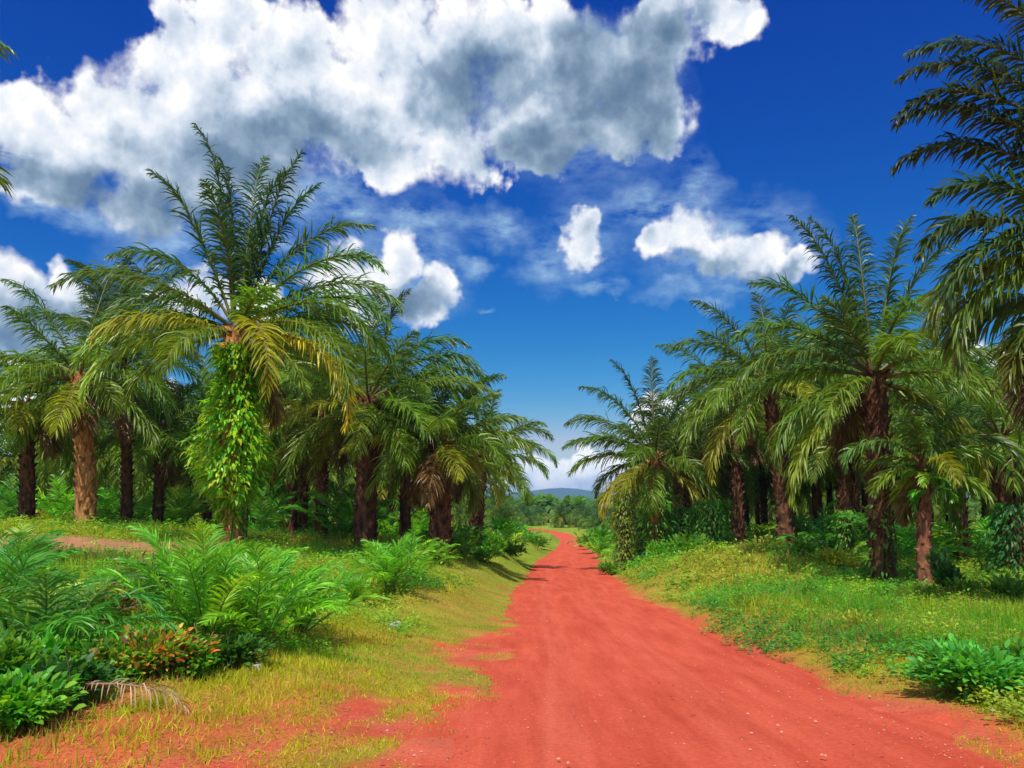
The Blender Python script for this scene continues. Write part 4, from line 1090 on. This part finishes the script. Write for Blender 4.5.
bg_sky = nt.nodes.new('ShaderNodeBackground'); bg_sky.inputs['Strength'].default_value = SKY_S
nt.links.new(tint.outputs[0], bg_sky.inputs['Color'])
def mix_shader(f, a, b):
    m = nt.nodes.new('ShaderNodeMixShader')
    if isinstance(f, float): m.inputs[0].default_value = f
    else: nt.links.new(f, m.inputs[0])
    nt.links.new(a, m.inputs[1]); nt.links.new(b, m.inputs[2]); return m.outputs[0]
def band(idx, top, bottom):
    """clouds of one strip of the sky between two elevations"""
    pick = lambda bl: [b_ for b_ in bl if b_[1] + b_[3] * 1.25 + 30 > top and b_[1] - b_[3] * 1.25 - 30 < bottom]
    gC = blob_group('cloud_heaps', pick(CLOUDS)); gW = blob_group('cloud_wisps', pick(WISPS)); gD = blob_group('cloud_shading', pick(DARKS))
    wv = vmath(nt, 'MULTIPLY_ADD', noise_(nt, p0, 9.0, 4, .6, 'Color'), (.085, .085, 0), (-.0425, -.0425, 0))
    pw = vmath(nt, 'ADD', p0, wv)
    gg = nt.nodes.new('ShaderNodeGroup'); gg.node_tree = gC; nt.links.new(pw, gg.inputs[0])
    base = math_(nt, 'MINIMUM', gg.outputs[0], .62)
    bil = billows(p0)
    h0 = math_(nt, 'ADD', base, bil)
    cv = nt.nodes.new('ShaderNodeMapRange'); cv.interpolation_type = 'SMOOTHSTEP'
    cv.inputs['From Min'].default_value = 0.0
    # soft ragged edge in places, crisp elsewhere
    sf = math_(nt, 'MULTIPLY_ADD', noise_(nt, p0, 9.0, 2), 1.3, -.30)
    nt.links.new(math_(nt, 'MAXIMUM', sf, .40 if idx == 1 else .26), cv.inputs['From Max']); nt.links.new(h0, cv.inputs['Value'])
    # lit side against shaded side of each billow
    bil2 = billows(vmath(nt, 'ADD', p0, (-.016, .026, 0)))
    slope = math_(nt, 'SUBTRACT', bil, bil2)
    gd = nt.nodes.new('ShaderNodeGroup'); gd.node_tree = gD; nt.links.new(pw, gd.inputs[0])
    dark = nt.nodes.new('ShaderNodeMapRange'); dark.interpolation_type = 'SMOOTHSTEP'; dark.inputs['From Min'].default_value = -.35; dark.inputs['From Max'].default_value = .75
    nt.links.new(gd.outputs[0], dark.inputs['Value'])
    lum = math_(nt, 'MULTIPLY_ADD', slope, .72, .90)
    lum = math_(nt, 'SUBTRACT', lum, math_(nt, 'MULTIPLY', dark.outputs[0], .60))
    lum = math_(nt, 'ADD', lum, math_(nt, 'MULTIPLY', math_(nt, 'SUBTRACT', .45, h0), .30), clamp=True)
    cr = nt.nodes.new('ShaderNodeValToRGB'); e = cr.color_ramp.elements
    e[0].position = 0.0; e[0].color = (.09, .17, .28, 1); e[1].position = 1.0; e[1].color = (1.0, 1.0, 1.0, 1)
    for p_, c_ in ((.25, (.17, .26, .38, 1)), (.50, (.33, .44, .57, 1)), (.78, (.70, .77, .87, 1))):
        n_ = e.new(p_); n_.color = c_
    nt.links.new(lum, cr.inputs['Fac'])
    bc_ = nt.nodes.new('ShaderNodeBackground'); bc_.inputs['Strength'].default_value = CLOUD_L * (1.15 if idx == 2 else 1); nt.links.new(cr.outputs[0], bc_.inputs['Color'])
    # thin veils
    gw = nt.nodes.new('ShaderNodeGroup'); gw.node_tree = gW; nt.links.new(pw, gw.inputs[0])
    mpn = nt.nodes.new('ShaderNodeMapping'); mpn.inputs['Scale'].default_value = (1, 2.2, 1); mpn.inputs['Rotation'].default_value = (0, 0, .35); nt.links.new(p0, mpn.inputs['Vector'])
    wf = noise_(nt, mpn.outputs[0], 16.0, 6, .62)
    wsum = math_(nt, 'MULTIPLY', math_(nt, 'MAXIMUM', gw.outputs[0], 0.0), math_(nt, 'MULTIPLY_ADD', wf, 3.2, -.95), clamp=True)
    wisp = math_(nt, 'MULTIPLY', wsum, .7)
    bw = nt.nodes.new('ShaderNodeBackground'); bw.inputs['Strength'].default_value = CLOUD_L; bw.inputs['Color'].default_value = (.44, .66, .84, 1)
    return mix_shader(cv.outputs[0], mix_shader(wisp, bg_sky.outputs[0], bw.outputs[0]), bc_.outputs[0])
e1 = px_ang(512, 208)[1]; e2 = px_ang(512, 350)[1]
bA = band(0, -200, 208); bB = band(1, 208, 350); bC = band(2, 350, 520)
low = mix_shader(math_(nt, 'GREATER_THAN', el, e2), bC, bB)
allc = mix_shader(math_(nt, 'GREATER_THAN', el, e1), low, bA)
# unseen rest of the sky: scattered clouds added for brighter, less blue ambient
ins = math_(nt, 'MULTIPLY', math_(nt, 'LESS_THAN', math_(nt, 'ABSOLUTE', az), 1.0), math_(nt, 'MULTIPLY', math_(nt, 'LESS_THAN', el, 1.1), math_(nt, 'GREATER_THAN', el, -.02)))
on = noise_(nt, vmath(nt, 'MULTIPLY', dirv, (1.0, 1.0, 0)), 2.2, 3)
oc = nt.nodes.new('ShaderNodeMapRange'); oc.interpolation_type = 'SMOOTHSTEP'; oc.inputs['From Min'].default_value = .44; oc.inputs['From Max'].default_value = .56; nt.links.new(on, oc.inputs['Value'])
bo = nt.nodes.new('ShaderNodeBackground'); bo.inputs['Strength'].default_value = CLOUD_L; bo.inputs['Color'].default_value = (.74, .78, .84, 1)
fin = mix_shader(ins, mix_shader(oc.outputs[0], bg_sky.outputs[0], bo.outputs[0]), allc)
ow = nt.nodes.new('ShaderNodeOutputWorld'); nt.links.new(fin, ow.inputs['Surface'])
w.cycles.sampling_method = 'NONE'

vs = scene.view_settings
vs.view_transform = 'Standard'; vs.look = 'None'; vs.gamma = 1; vs.exposure = .08
scene.render.resolution_x = 1024; scene.render.resolution_y = 768
scene.cycles.max_bounces = 4; scene.cycles.transparent_max_bounces = 8; scene.cycles.diffuse_bounces = 2; scene.cycles.volume_bounces = 0

# ------------------------------------------------------------------ the air
def haze():
    bm = bmesh.new(); bmesh.ops.create_cube(bm, size=1)
    me = bpy.data.meshes.new('haze'); bm.to_mesh(me); bm.free()
    o = bpy.data.objects.new('haze', me); COL.objects.link(o); o['kind'] = 'stuff'
    o.scale = (12500, 12500, 120); o.location = (0, 0, 120 / 2 - 12)
    m, nt = new_mat('humid_air'); v = N(nt, 'ShaderNodeVolumePrincipled', inp={'Color': (.28, .55, 1.0, 1), 'Density': HAZE, 'Anisotropy': .0})
    out = N(nt, 'ShaderNodeOutputMaterial'); L(nt, v.outputs[0], out.inputs['Volume']); me.materials.append(m)
if HAZE > 0: haze()
